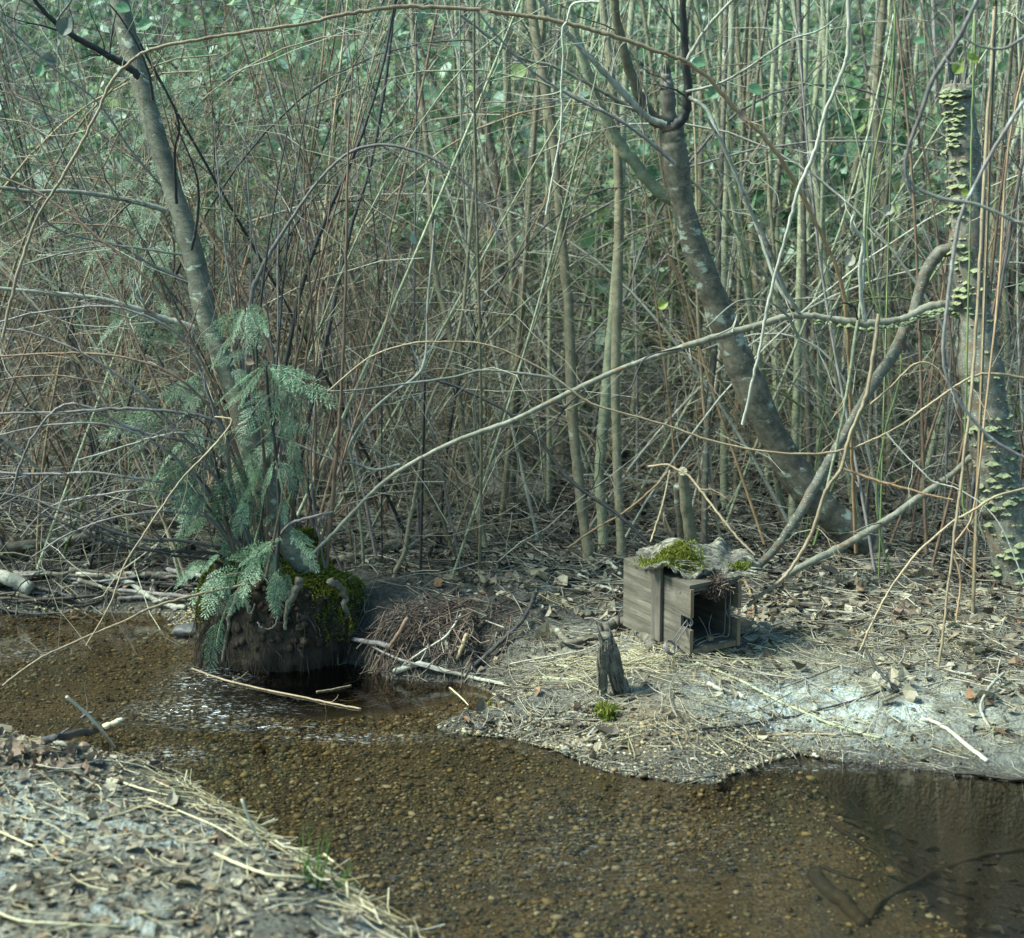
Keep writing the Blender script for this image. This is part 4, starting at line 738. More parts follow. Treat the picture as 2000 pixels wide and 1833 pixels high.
for a in (
 ('fallen_log', 'long grey pole lying along the left far bank up to the stump', 'log', '-60,1108 60,1092 160,1080 250,1066 330,1052 420,1040 480,1036', 22, 18, 'alder_brown', 2.6, 0, .1, G1),
 ('broken_log', 'short thick grey log end jutting in from the left edge', 'log', '-60,1120,.06 0,1140,.05 62,1168,.03', 30, 26, 'grey', 1.2, 0, .1, G1),
 ('fallen_stick', 'forked pale stick reaching the gravel left of the stump', 'stick', '150,1140 240,1150 290,1178 330,1190 362,1193', 13, 9, 'grey', 1.6, 2, .1, G1),
 ('fallen_stick', 'smooth grey stick pointing at the stump\'s left side', 'stick', '245,1140 300,1136 350,1136 400,1140', 12, 13, 'grey', 1.6, 0, .1, G1),
 ('fallen_stick', 'thin bent twig low over the water at the left edge', 'stick', '-30,1180 50,1183 100,1172 142,1166', 6, 4, 'grey', .8, 1, .1, G1),
 ('fallen_stick', 'dark stick lying flat in the driftwood, nearest the left edge', 'stick', '-30,1130 60,1132 140,1136 220,1150', 9, 7, 'purple', .8, 1, .1, G1),
 ('fallen_stick', 'brown stick slanting down out of the driftwood towards the water', 'stick', '295,1160 320,1180 345,1198', 9, 7, 'purple', .8, 0, .1, G1),
 ('fallen_stick', 'thin brown twig trailing over the water beside the driftwood', 'stick', '40,1188 110,1186 180,1210 208,1228', 4, 3, 'tan', .8, 1, .1, G1),
 ('fallen_stick', 'long thin stick lying low at the waterline left of the stump', 'stick', '-20,1205 60,1202 120,1205 165,1208', 4, 3, 'tan', .6, 0, .1, G1),
 ('fallen_log', 'brown log lying just behind the stump on its right', 'log', '660,1105 710,1092 760,1074 800,1060 850,1052', 20, 16, 'alder_brown', .6, 0, .1, G3),
 ('fallen_stick', 'hooked grey stick curving over behind the stump to the right', 'stick', '735,1110 780,1085 820,1058,.02 845,1048,.06 862,1046,.05 875,1062', 9, 6, 'grey', .8, 2, .12, G3),
 ('fallen_stick', 'pointed brown stick sticking out of the stump\'s right side', 'stick', '690,1250,.1 720,1256,.09 762,1264,.06', 9, 11, 'purple', .3, 0, .1, G3),
 ('fallen_stick', 'red brown stick leaning from the water up the bank beside the stump', 'stick', '722,1318,.0 750,1280,.05 775,1245,.12 797,1209,.2', 8, 9, 'red', .3, 1, .1, G3),
 ('fallen_stick', 'pale grey stick slanting down the cut bank to the water', 'stick', '818,1170 845,1215 865,1250 880,1290', 7, 8, 'grey', .6, 1, .1, G3),
 ('fallen_stick', 'pale bowed twig arching over the bank edge right of the stump', 'stick', '785,1302,.02 830,1270,.06 870,1245,.06 895,1210,.04 905,1190,.02', 4, 4, 'pale', .6, 1, .1, G3),
 ('fallen_stick', 'blackish curved branch running from the water up to the mud bank', 'stick', '893,1325,.01 935,1295,.03 985,1250,.03 1020,1215,.03 1038,1180,.05 1043,1163,.05', 9, 8, 'dark', .6, 1, .1, G3),
 ('fallen_stick', 'forked grey stick lying at the water\'s edge right of the stump', 'stick', '770,1315,.01 820,1300,.03 860,1310,.02 920,1325,.01 985,1338,.01', 12, 6, 'grey', .5, 2, .12, G3),
 ('fallen_stick', 'thin grey stick slanting through the brush towards the water', 'stick', '700,1250,.05 770,1285,.05 850,1310,.03 905,1322,.02', 5, 4, 'purple', .6, 1, .1, G3),
 ('fallen_stick', 'stub of bark-covered stick leaning on the bank edge by the water', 'stick', '893,1290,.02 905,1260,.06 912,1242,.08', 8, 10, 'tan', .5, 0, .1, G3),
 ('fallen_stick', 'short dark forked stick lying on the mud right of the stump', 'stick', '1010,1176 1030,1176,.02 1050,1160,.03', 8, 5, 'dark', .8, 0, .1, G3),
 ('fallen_stick', 'bent grey stick among the leaves behind the mud bank', 'stick', '1020,1105 1060,1112 1095,1128 1112,1146', 7, 6, 'grey', .8, 1, .12, G2),
 ('fallen_stick', 'pale stick pointing at the box from the left', 'stick', '1130,1128 1160,1146 1190,1155 1218,1165', 9, 7, 'pale', .8, 1, .1, G2),
 ('fallen_stick', 'pale broken cane angled beside the box\'s back corner', 'stick', '1174,1090 1195,1110 1212,1128', 8, 8, 'pale', .8, 0, .1, G2),
 ('fallen_stick', 'crooked grey root-like branch lying left of the rotten post', 'stick', '1082,1246 1098,1262 1120,1274 1150,1262 1188,1256', 14, 12, 'alder_brown', 2.2, 1, .1, G2),
 ('fallen_stick', 'straight pale stick lying flat before the rotten post', 'stick', '1062,1330 1100,1333 1135,1331', 9, 9, 'olive2', .9, 0, .1, G2),
 ('fallen_stick', 'short pale stick in the straw just left of the rotten post', 'stick', '1078,1303 1100,1306 1116,1308', 8, 7, 'olive2', .9, 0, .1, G2),
 ('fallen_stick', 'long dark twig curving from the mossy tuft towards the box', 'stick', '1190,1382 1240,1368 1290,1352 1340,1336', 5, 3, 'dark', 1, 1, .1, G2),
 ('fallen_stick', 'forked pale twig lying on the gravel point', 'stick', '1045,1412 1080,1412 1110,1408 1112,1398 1160,1400 1195,1382', 5, 5, 'grey', 1, 1, .1, G2),
 ('fallen_stick', 'short forked twig lying down the gravel slope', 'stick', '1128,1456 1148,1440 1166,1424', 4, 4, 'pale', 1, 1, .1, G2),
 ('fallen_stick', 'split pale cane pointing out of the straw heap', 'stick', '1384,1340 1405,1352 1432,1360 1452,1370', 9, 11, 'pale', 1, 0, .1, G2),
 ('fallen_stick', 'long greenish stick running diagonally over the pale silt', 'stick', '1360,1298 1440,1332 1520,1374 1600,1412 1660,1432 1720,1446', 6, 6, 'olive2', 1, 1, .1, G2),
 ('fallen_stick', 'thin dark twig bowed across the pale silt patch', 'stick', '1470,1392 1530,1405 1600,1396 1660,1376 1730,1352', 4, 4, 'dark', 1.2, 2, .1, G2),
 ('fallen_stick', 'dark straight twig lying along the lower edge of the silt', 'stick', '1365,1434 1430,1428 1500,1412 1530,1400', 5, 5, 'dark', 1, 0, .1, G2),
 ('fallen_stick', 'tan twig lying level above the wet edge of the creek', 'stick', '1455,1443 1520,1438 1600,1439 1666,1440', 4, 4, 'tan', 1, 1, .1, G2),
 ('fallen_stick', 'pale thick stick sliding from the bank into the creek', 'stick', '1800,1410 1840,1430 1885,1458 1910,1478 1928,1494', 9, 9, 'pale', .8, 1, .1, G2),
 ('fallen_stick', 'crooked grey twig standing in the mud at the right edge', 'stick', '1960,1318,.03 1935,1342,.03 1915,1380,.02 1922,1404,.01 1934,1430', 7, 5, 'grey', .8, 2, .1, G2),
 ('fallen_stick', 'dark pointed stick stuck upright at a slant in the silt', 'stick', '1755,1356 1730,1330,.03 1708,1302,.06 1694,1275,.09', 9, 5, 'dark', .6, 1, .1, G2),
 ('fallen_stick', 'long straight cane lying on the leaves right of the box', 'stick', '1480,1188 1570,1196 1660,1205 1750,1218 1850,1226 1940,1236', 5, 5, 'grey', 1.2, 1, .1, G2),
 ('fallen_stick', 'thick curved twig lying right of the box beyond the spring', 'stick', '1446,1125 1460,1150 1470,1180 1472,1200', 7, 6, 'tan', 1, 1, .1, G2),
 ('sunken_stick', 'long dark stick sunk along the pool\'s sandy edge', 'stick', '1622,1614 1690,1660 1760,1700 1830,1735 1900,1760', 11, 7, 'wet', .6, 1, .1, G4),
 ('sunken_stick', 'branched brown stick rising from the pool bottom at the lower right', 'stick', '1700,1800 1720,1772 1780,1732 1850,1700 1920,1676 2010,1664', 9, 11, 'wet', .8, 3, .15, G4),
 ('sunken_stick', 'thick sunken limb lying at the bottom of the picture right of centre', 'stick', '1590,1715 1620,1748 1660,1780 1690,1812', 34, 30, 'wet', .2, 0, .1, G4),
 ('sunken_stick', 'short dark sunken stick on the sand beside the thick limb', 'stick', '1600,1698 1640,1712 1684,1724', 7, 6, 'wet', .8, 0, .1, G4),
 ('sunken_stick', 'thin sunken twig near the right edge of the pool', 'stick', '1925,1535 1950,1568 1975,1590 2010,1598', 5, 4, 'wet', .8, 1, .1, G4),
 ('sunken_stick', 'dark slanting sunken twig in the middle of the pool', 'stick', '1858,1612 1900,1590 1945,1562', 7, 5, 'wet', .8, 1, .1, G4),
): gstick(*a)
G5 = 'sticks on the near left bank'
for a in (
 ('fallen_stick', 'thick blackish stick with a pale broken end at the near left bank', 'stick', '85,1448,.03 130,1440,.05 180,1430,.06 208,1424,.07', 15, 17, 'dark', .4, 1, .1, G5),
 ('fallen_stick', 'pale peeled end piece of stick beside the dead leaf clump', 'stick', '203,1426,.07 222,1418,.08 238,1409,.09', 17, 12, 'cut', .4, 0, .1, G5),
 ('fallen_stick', 'grey stick lying just under the thick blackish one', 'stick', '105,1452,.02 150,1462,.01 205,1472,.0', 11, 9, 'grey', .5, 0, .1, G5),
 ('fallen_stick', 'pale straight twig leaning up out of the near left bank', 'stick', '231,1471,.0 200,1430,.08 165,1392,.16 130,1362,.22', 7, 6, 'pale', .3, 0, .1, G5),
 ('fallen_stick', 'thin forked twig leaning up beside the dead leaf clump', 'stick', '110,1440,.03 140,1420,.06 165,1398,.1 182,1394,.1', 5, 4, 'purple', .3, 1, .1, G5),
 ('fallen_stick', 'thin brown twig curving along the near bank\'s edge', 'stick', '20,1530 120,1510 200,1490 260,1478 320,1500 370,1510', 4, 3, 'purple', 1, 2, .12, G5),
 ('fallen_stick', 'pale flat reed lying on the brow of the near bank', 'stick', '215,1522,.01 270,1540,.02 330,1555,.02 385,1560,.02', 4.8, 3.0, 'straw', .8, 0, .1, G5),
 ('fallen_stick', 'long pale reed sloping down the near bank towards the water', 'stick', '290,1562,.02 360,1590,.02 430,1620,.03 485,1655,.03', 4.8, 2.5, 'straw', .8, 0, .1, G5),
 ('fallen_stick', 'broad pale reed in front of the green grass blades', 'stick', '420,1670,.02 470,1692,.02 530,1712,.02 600,1718,.02', 6.6, 7.0, 'straw', .8, 0, .1, G5),
 ('fallen_stick', 'pale reed crossing the near bank at the left edge', 'stick', '-20,1618,.02 30,1640,.02 66,1656,.02', 4.8, 4.5, 'straw', .8, 0, .1, G5),
 ('fallen_stick', 'pale reed along the bottom left corner', 'stick', '-20,1778,.02 40,1800,.02 130,1806,.02 250,1812,.02', 6.0, 3.5, 'straw', .8, 0, .1, G5),
 ('fallen_stick', 'pale stem lying at the foot of the near bank by the water', 'stick', '632,1670,.05 670,1700,.03 705,1730,.02', 4.8, 3.0, 'straw', .8, 1, .1, G5),
 ('fallen_stick', 'bowed tan stem trailing off the near bank\'s lowest corner', 'stick', '740,1760,.02 780,1785,.01 820,1812,.0 835,1840,.0', 3.6, 2.5, 'straw', .8, 0, .1, G5),
 ('fallen_stick', 'upright bleached reed stub on the near bank brow', 'stick', '530,1690,.0 510,1650,.06 490,1610,.13 472,1562,.2', 5, 5, 'pale', .3, 0, .1, G5),
 ('floating_twig', 'straight tan twig floating in the pool before the stump', 'stick', '375,1308 430,1328 500,1345 600,1366 660,1380 705,1389', 4, 4, 'tan', .8, 3, .08, 'twigs floating on the creek', 6, True, True),
 ('floating_twig', 'short tan twig floating close under the stump', 'stick', '618,1354 650,1348 686,1342', 3, 3, 'tan', .8, 0, .08, 'twigs floating on the creek', 6, True, True),
 ('floating_twig', 'short straw floating between the stump and the gravel point', 'stick', '878,1346 900,1364 915,1380', 3.5, 2, 'straw', .8, 0, .08, 'twigs floating on the creek', 6, True, True),
): gstick(*a)
for q in range(30):                       # the rest of the driftwood, each stick lying crosswise in the pile
    xa = rng.uniform(-60, 330); ya = rng.uniform(1112, 1192); dx = rng.uniform(60, 190); dy = rng.normal(6, 14)
    gstick('fallen_stick', 'thin grey or brown stick heaped in the driftwood left of the stump', 'stick', f'{xa:.0f},{ya:.0f},{rng.uniform(0, .05):.3f} {xa + dx / 2:.0f},{ya + dy * .5 + rng.normal(0, 3):.0f},{rng.uniform(0, .05):.3f} {xa + dx:.0f},{min(ya + dy, 1198):.0f},{rng.uniform(0, .05):.3f}', rng.uniform(4, 13), rng.uniform(3, 9), ('alder_brown', 'wet', 'purple', 'dark')[q % 4], 1.2, 1, .1, G1)
def post(lab, nm, s, Y, w0, w1, mat='rot'):
    C, r_ = trace(s, Y, Y - .05, w0, w1, rng, 8, .12); m = MB().tubes(C, r_, 12, True)
    n = 60; k = rng.integers(2, len(C) - 2, n); a = rng.uniform(0, 6.28, n); q = np.stack([np.cos(a), np.sin(a), 0 * a], 1) * r_[k][:, None] * .95; l = rng.uniform(.02, .07, n)
    T = np.sign(C[-1] - C[0])[2] * (C[-1] - C[0]) / np.linalg.norm(C[-1] - C[0]); P = np.stack([C[k] + q - T * l[:, None], C[k] + q * 1.02, C[k] + q * 1.1 + T * l[:, None]], 1); m.tubes(P, np.tile((.003, .006, .0015), (n, 1)), 4)
    o = m.obj(nm, M[mat], None, C[0]); return tag(o, lab, 'post')
g_ = gh(1208, 1358); post('leaning rotten grey post of splintered wood standing before the box', 'rotten_post', '1218,1362 1208,1330 1198,1298 1190,1264 1182,1240', g_[1], 38, 22)
post('short brown stub standing against the rotten post', 'rotten_stub', '1177,1345 1176,1310 1178,1272', g_[1] - .03, 18, 17, 'alder_brown')
o = gstick('rotten_log', 'mossy hollow rotten log lying between the rotten post and the box', 'log', '1180,1236,.02 1205,1222,.03 1235,1222,.03 1258,1245,.01 1275,1275', 22, 26, 'rot')
def rock(lab, px, py, s, seed, mat='rock', nm='rock', flat=.6, water=False):
    g_ = gh(px, py, water); r_ = np.random.default_rng(seed); V, Fc = OV.copy(), OF
    for _ in range(2):                   # one finer level
        cache = {}; VV = list(V); out_ = []
        def mid(a, b):
            k = (min(a, b), max(a, b))
            if k not in cache: q = VV[a] + VV[b]; VV.append(q / np.linalg.norm(q)); cache[k] = len(VV) - 1
            return cache[k]
        for a, b, c in Fc: x, y, z = mid(a, b), mid(b, c), mid(c, a); out_ += [(a, x, z), (x, b, y), (z, y, c), (x, y, z)]
        V, Fc = np.array(VV), np.array(out_)
    k = 1 + .55 * fbm(V[:, 0] + 9 + seed, V[:, 1] + V[:, 2] * .7, 1.1, 3, seed); V = V * k[:, None] * s * (1.2, .9, flat) + g_ + (0, 0, s * flat * (.0 if water else .25))
    o = MB().add(V, [Fc]).obj(nm, M[mat], None, g_); return tag(o, lab, 'rock')
rock('dark wet rock in the creek against the stump\'s left side', 372, 1240, .06, 3); rock('grey boulder on the forest floor behind the brown trunks', 1010, 985, .20, 7, 'ground', 'boulder'); rock('low pale boulder half hidden behind the brown alder poles', 960, 960, .16, 9, 'ground', 'boulder')
rock('small dark rock at the water\'s edge on the gravel point', 938, 1428, .018, 5); rock('dark pebble-sized rock at the edge of the gravel slope', 1105, 1470, .014, 6); rock('wet dark lump at the tip of the gravel bar', 1385, 1518, .02, 8, flat=.4)
# dead leaf clumps, each leaf clump one heap nobody could count
rng = np.random.default_rng(35)
def leafclump(lab, px, py, n, sx, sy, s0, s1, mat, nm, hgt=.06):
    g_ = gh(px, py); P = np.stack([rng.normal(g_[0], sx, n), rng.normal(g_[1], sy, n), 0 * np.zeros(n)], 1); P[:, 2] = np.maximum(H(P[:, 0], P[:, 1]), 0) + rng.random(n) * hgt; m = MB(); leaves(m, P, rng.uniform(s0, s1, n), rng, .9, .9, 1.2); o = m.obj(nm, M[mat], None, g_, smooth=False); return tag(o, lab, 'leaves')
leafclump('heap of crisp brown dead leaves caught on the near left bank', 40, 1490, 60, .10, .045, .025, .06, 'paper', 'leaf_heap', .045)
leafclump('crumpled brown leaves stuck on the driftwood left of the stump', 235, 1148, 12, .05, .04, .05, .09, 'paper', 'leaf_heap', .05); leafclump('crumpled pale oak leaves around the slanting dark stick', 1755, 1345, 14, .05, .05, .04, .08, 'paleleaf', 'leaf_heap', .05)
leafclump('brown leaves caught on the pole at the left edge of the far bank', 25, 1078, 12, .06, .06, .05, .10, 'paper', 'leaf_heap', .06); leafclump('wilted hanging brown leaves at the foot of the thorny canes', 1765, 1215, 14, .02, .02, .05, .08, 'paper', 'leaf_heap', .05)
m = MB(); g_ = gh(1185, 1405); n = 220; P = g_ + np.stack([rng.normal(0, .02, n), rng.normal(0, .02, n), rng.uniform(0, .045, n)], 1); o = moss_tufts(P, np.tile((0, 0, 1.), (n, 1)), rng, .014); o.tubes(np.array([g_ - (0, 0, .02), g_ + (0, 0, .02), g_ + (.008, 0, .04)]), np.array([.022, .024, .008]), 8); o = o.obj('moss_tuft', M['moss'], None, g_, smooth=False); tag(o, 'small mossy root lump standing on the gravel slope', 'moss')
m = MB(); g_ = gh(952, 1385); n = 90; P = g_ + np.stack([rng.normal(0, .012, n), rng.normal(0, .012, n), rng.uniform(0, .014, n)], 1); o = moss_tufts(P, np.tile((0, 0, 1.), (n, 1)), rng, .012).obj('moss_tuft', M['moss'], None, g_, smooth=False); tag(o, 'tiny bright moss tuft at the tip of the gravel point', 'moss')
for lab, px, py, n, h in (('tuft of thin green grass blades on the near bank\'s brow', 612, 1735, 14, .17), ('few green grass blades at the lowest corner of the near bank', 665, 1745, 12, .10), ('two short green blades behind the pale reeds', 355, 1565, 4, .07)):
    g_ = gh(px, py); m = MB(); b = g_ + rng.normal(0, .02, (n, 3)) * (1.6, 1, 0); t = b + np.stack([rng.normal(0, .03, n), rng.normal(0, .03, n), h * rng.uniform(.4, 1, n)], 1); m.tubes(np.stack([b, (b + t) / 2 + rng.normal(0, .006, (n, 3)), t], 1), np.tile((.0022, .0017, .0004), (n, 1)), 4); tag(m.obj('grass_tuft', M['grass'], None, g_), lab, 'grass')
# ------------------------------------------------------------------ cedar shoots on the stump
rng = np.random.default_rng(41)
def frond_mesh(seed, droop, nb=14):
    r_ = np.random.default_rng(seed); V = []; Fq = []
    def strip(a, b, w):
        d = b - a; s = np.array((-d[1], d[0], 0)); s = s / (np.linalg.norm(s) + 1e-9) * w; i = len(V); V.extend([a - s * .6, a + (b - a) * .55 - s, b, a + (b - a) * .55 + s]); Fq.append((i, i + 1, i + 2, i + 3))
    def z(p): return np.array((p[0], p[1], -droop * p[0] ** 2 - .55 * p[1] ** 2 + r_.normal(0, .006)))
    xs_ = np.linspace(0, 1, 14)
    for i in range(13): strip(z((xs_[i], .012 * math.sin(xs_[i] * 9))), z((xs_[i + 1] + .02, .012 * math.sin(xs_[i + 1] * 9))), .011)
    for k in range(nb):
        x = .05 + .93 * k / nb
        for sg in (-1, 1):
            if r_.random() < .06: continue
            l = .40 * (1 - x) ** .75 * min(1, .45 + 2.2 * x) * r_.uniform(.75, 1.12) + .035; ang = r_.normal(.80, .08); x_ = x + (.5 / nb if sg > 0 else 0); o = np.array((x_, .0)); d = np.array((math.cos(ang), sg * math.sin(ang)))
            n = max(2, int(l / .042))
            for q in range(n): strip(z(o + d * l * q / n), z(o + d * l * (q + 1.15) / n), .0085)
            for q in range(1, n):
                for s2 in (-1, 1):
                    a2 = ang * sg + s2 * .72; l2 = .42 * l * (1 - q / n * .75) * r_.uniform(.6, 1.1) * (.65 if s2 * sg < 0 else 1); p = o + d * l * q / n; strip(z(p), z(p + l2 * np.array((math.cos(a2), math.sin(a2)))), .0075)
    return MB().add(V, [np.array(Fq)]).mesh('frond', M['frond'], smooth=False)
FR = [frond_mesh(s, d) for s, d in ((1, .18), (2, .35), (3, .55), (4, .25), (5, .45))]
def frond(parent, p0, p1, roll=None):
    p0, p1 = np.array(p0), np.array(p1); L = np.linalg.norm(p1 - p0) * 1.1; x = Vector((p1 - p0) / np.linalg.norm(p1 - p0)) if True else Vector((p1 - p0) / L); z = Vector((0, 0, 1)); y = z.cross(x)
    if y.length < .05: y = Vector((0, 1, 0))
    y.normalize(); z = x.cross(y).normalized(); Mx = Matrix((x, y, z)).transposed().to_4x4() @ Matrix.Rotation(rng.normal(0, .55) if roll is None else roll, 4, 'X')
    o = bpy.data.objects.new('frond', FR[rng.integers(0, 5)]); COL.objects.link(o); o.parent = parent
    o.matrix_parent_inverse = Matrix.Identity(4); o.matrix_local = Matrix.Translation(Vector(p0 - np.array(parent['_o']))) @ Mx @ Matrix.Diagonal((L, L, L, 1))
    return o
def cedar(lab, stems, fr, Y, extra=0, box_=None):
    b = pts(stems[0][0])[0]; t = thing('cedar_sapling', at(b[0], b[1], Y), lab, 'cedar sapling', 'cedar shoots around the stump')
    for s_, w0, w1, mt in stems: limb(t, 'stem', s_, Y, Y - .05, w0, w1, mt, rng, 7, 0)
    for a, b_, c, d in fr: frond(t, at(a, b_, Y - .03), at(c, d, Y - .03 - rng.uniform(-.05, .16)))
    for q in range(extra):
        x = rng.uniform(box_[0], box_[2]); y = rng.uniform(box_[1], box_[3]); dx = rng.normal(-25, 55); dy = rng.uniform(10, 85); yy = Y + rng.uniform(-.18, .3); frond(t, at(x, y, yy), at(x + dx, y + dy, yy - rng.uniform(-.1, .12)))
    return t
cedar('tallest cedar shoot on the stump, drooping pale green sprays at its tip', [('520,1120 522,1000 515,880 505,780 492,680 478,600', 9, 4, 'red')],
      [(470, 640, 400, 700), (480, 640, 530, 700), (478, 598, 398, 660), (480, 600, 430, 655), (482, 600, 470, 662), (484, 600, 515, 655), (484, 598, 548, 640), (490, 690, 425, 700), (500, 760, 425, 770)], 6.35, 10, (450, 640, 540, 900))
cedar('cedar shoot on the stump with a broad arching crown of sprays', [('540,1120 545,1000 538,880 525,780 520,715', 9, 5, 'dark')],
      [(520, 712, 418, 765), (522, 714, 455, 775), (524, 715, 500, 792), (526, 715, 560, 800), (528, 712, 600, 775), (528, 710, 645, 758), (522, 760, 470, 830), (526, 775, 590, 830), (535, 840, 590, 840), (532, 820, 470, 850)], 6.2, 10, (480, 740, 580, 960))
cedar('low cedar shoot at the middle of the stump with feathery hanging sprays', [('520,1125 540,1030 552,960 540,900', 7, 4, 'red')],
      [(540, 898, 490, 965), (542, 898, 536, 988), (545, 898, 575, 950), (575, 905, 612, 958), (575, 905, 632, 932), (510, 905, 470, 960), (500, 940, 455, 985)], 6.12, 8, (480, 920, 580, 1090))
cedar('spreading cedar shoot on the stump\'s left with dark sprays', [('470,1130 450,1050 410,960 360,910 330,880', 8, 4, 'red'), ('455,1080 420,900 400,830 330,800', 6, 3, 'dark')],
      [(350, 905, 268, 938), (350, 905, 295, 965), (365, 915, 340, 985), (375, 925, 385, 985), (400, 830, 300, 868), (405, 835, 340, 895), (420, 850, 385, 905), (330, 800, 140, 800), (335, 802, 200, 835), (340, 805, 250, 850), (400, 750, 318, 765), (400, 760, 350, 800), (420, 960, 400, 1030)], 6.35, 40, (380, 830, 560, 1110))
cedar('cedar sprays hanging down the stump\'s face', [('500,1125 470,1120 440,1125', 6, 4, 'red')],
      [(432, 1108, 395, 1185), (440, 1120, 430, 1190), (470, 1120, 462, 1190), (455, 1160, 405, 1240), (430, 1210, 400, 1282), (545, 1110, 525, 1185), (560, 1115, 575, 1180), (590, 1070, 612, 1110), (570, 1030, 610, 1075), (540, 1130, 540, 1200), (480, 1150, 450, 1190), (505, 1090, 470, 1150), (430, 1085, 380, 1105), (400, 1110, 330, 1118)], 6.18)
t = cedar('pale cedar branch hanging in the shrubs left of the leaning alder', [('330,600 300,520 250,450 180,440 100,435', 6, 3, 'red'), ('330,600 340,480 310,400 270,350', 5, 3, 'red')],
      [(130, 435, 78, 452), (180, 438, 110, 470), (185, 440, 150, 485), (230, 470, 170, 500), (250, 480, 200, 530), (280, 470, 215, 520), (300, 500, 240, 540), (330, 470, 270, 520), (290, 540, 230, 580), (340, 520, 290, 590), (275, 355, 215, 365), (290, 380, 240, 420), (310, 400, 260, 450), (330, 300, 290, 350), (300, 250, 250, 280), (340, 160, 300, 200), (345, 150, 380, 200), (350, 330, 330, 400), (250, 620, 180, 640), (260, 630, 200, 670)], 6.9, 16, (200, 240, 420, 640))
# ------------------------------------------------------------------ bare shrub branches arching to the left of the stump
rng = np.random.default_rng(43)
S1 = thing('bare_shrub', at(520, 1110, 6.5), 'bare shrub with thin purple brown branches sweeping left from behind the stump', 'shrub')
for s_, w0, w1, mt, tw in (('500,1080 455,960 440,850 400,815 300,802 200,800 100,806 -40,808', 9, 5, 'purple', 14), ('470,1060 430,930 380,870 300,850 240,830 160,792 110,800 60,860 30,940 18,1010', 8, 4, 'purple', 6), ('450,1060 380,960 300,940 190,925 100,926 -30,924', 7, 5, 'purple', 12),
                       ('470,1100 400,1005 300,960 210,965 100,990 40,1050', 6, 3, 'purple', 9), ('480,1110 420,1020 330,1000 230,1010 140,1040 60,1090', 6, 3, 'purple', 8), ('470,900 420,800 380,700 330,640 220,600 80,610 -40,640', 6, 4, 'purple', 12), ('500,1000 430,830 350,740 250,700 120,690 -40,700', 7, 4, 'red', 14),
                       ('480,1080 380,1060 260,1050 150,1010 60,975 -30,960', 7, 4, 'purple', 12), ('500,960 440,880 380,850 320,850 250,870 150,900', 6, 3, 'grey', 8), ('460,1000 400,900 330,830 250,770 160,740 60,735 -40,750', 5, 3, 'red', 12), ('490,1100 400,1080 300,1075 210,1060 120,1020 -20,960', 8, 4, 'dark', 8),
                       ('510,1100 470,900 380,680 300,560 200,470 80,380 -40,330', 7, 4, 'red', 14), ('500,1100 440,960 300,790 180,700 60,650 -40,640', 6, 3, 'purple', 14), ('480,1090 380,930 250,840 100,830 -40,860', 6, 3, 'purple', 12), ('520,1100 560,1030 610,1010 650,1000', 7, 5, 'purple', 2), ('480,1150 430,1100 340,1085 260,1065 170,1030', 6, 5, 'dark', 5)):
    limb(S1, 'branch', s_, 6.45, 6.2, w0, w1, mt, rng, 7, tw, .34, .25, wob=.3, bow=-.12)
S2 = thing('bare_shrub', at(560, 1100, 6.5), 'upright clump of red brown shoots growing from the stump behind the cedar', 'shrub')
for q in range(26):
    x0_ = rng.uniform(470, 640); ln = rng.uniform(300, 1150); lean = rng.normal(-.02, .16); y_ = 1110
    s_ = ' '.join(f'{x0_ + lean * ln * u + 22 * math.sin(u * 4 + q) * u:.1f},{y_ - ln * u:.1f}' for u in np.linspace(0, 1, 7)); limb(S2, 'shoot', s_, 6.5 + rng.uniform(-.12, .25), 6.5 + rng.uniform(-.2, .5), rng.uniform(5, 9), 2.5, ('red', 'red', 'purple', 'dark')[q % 4], rng, 6, 5, .3, .3, wob=.25)
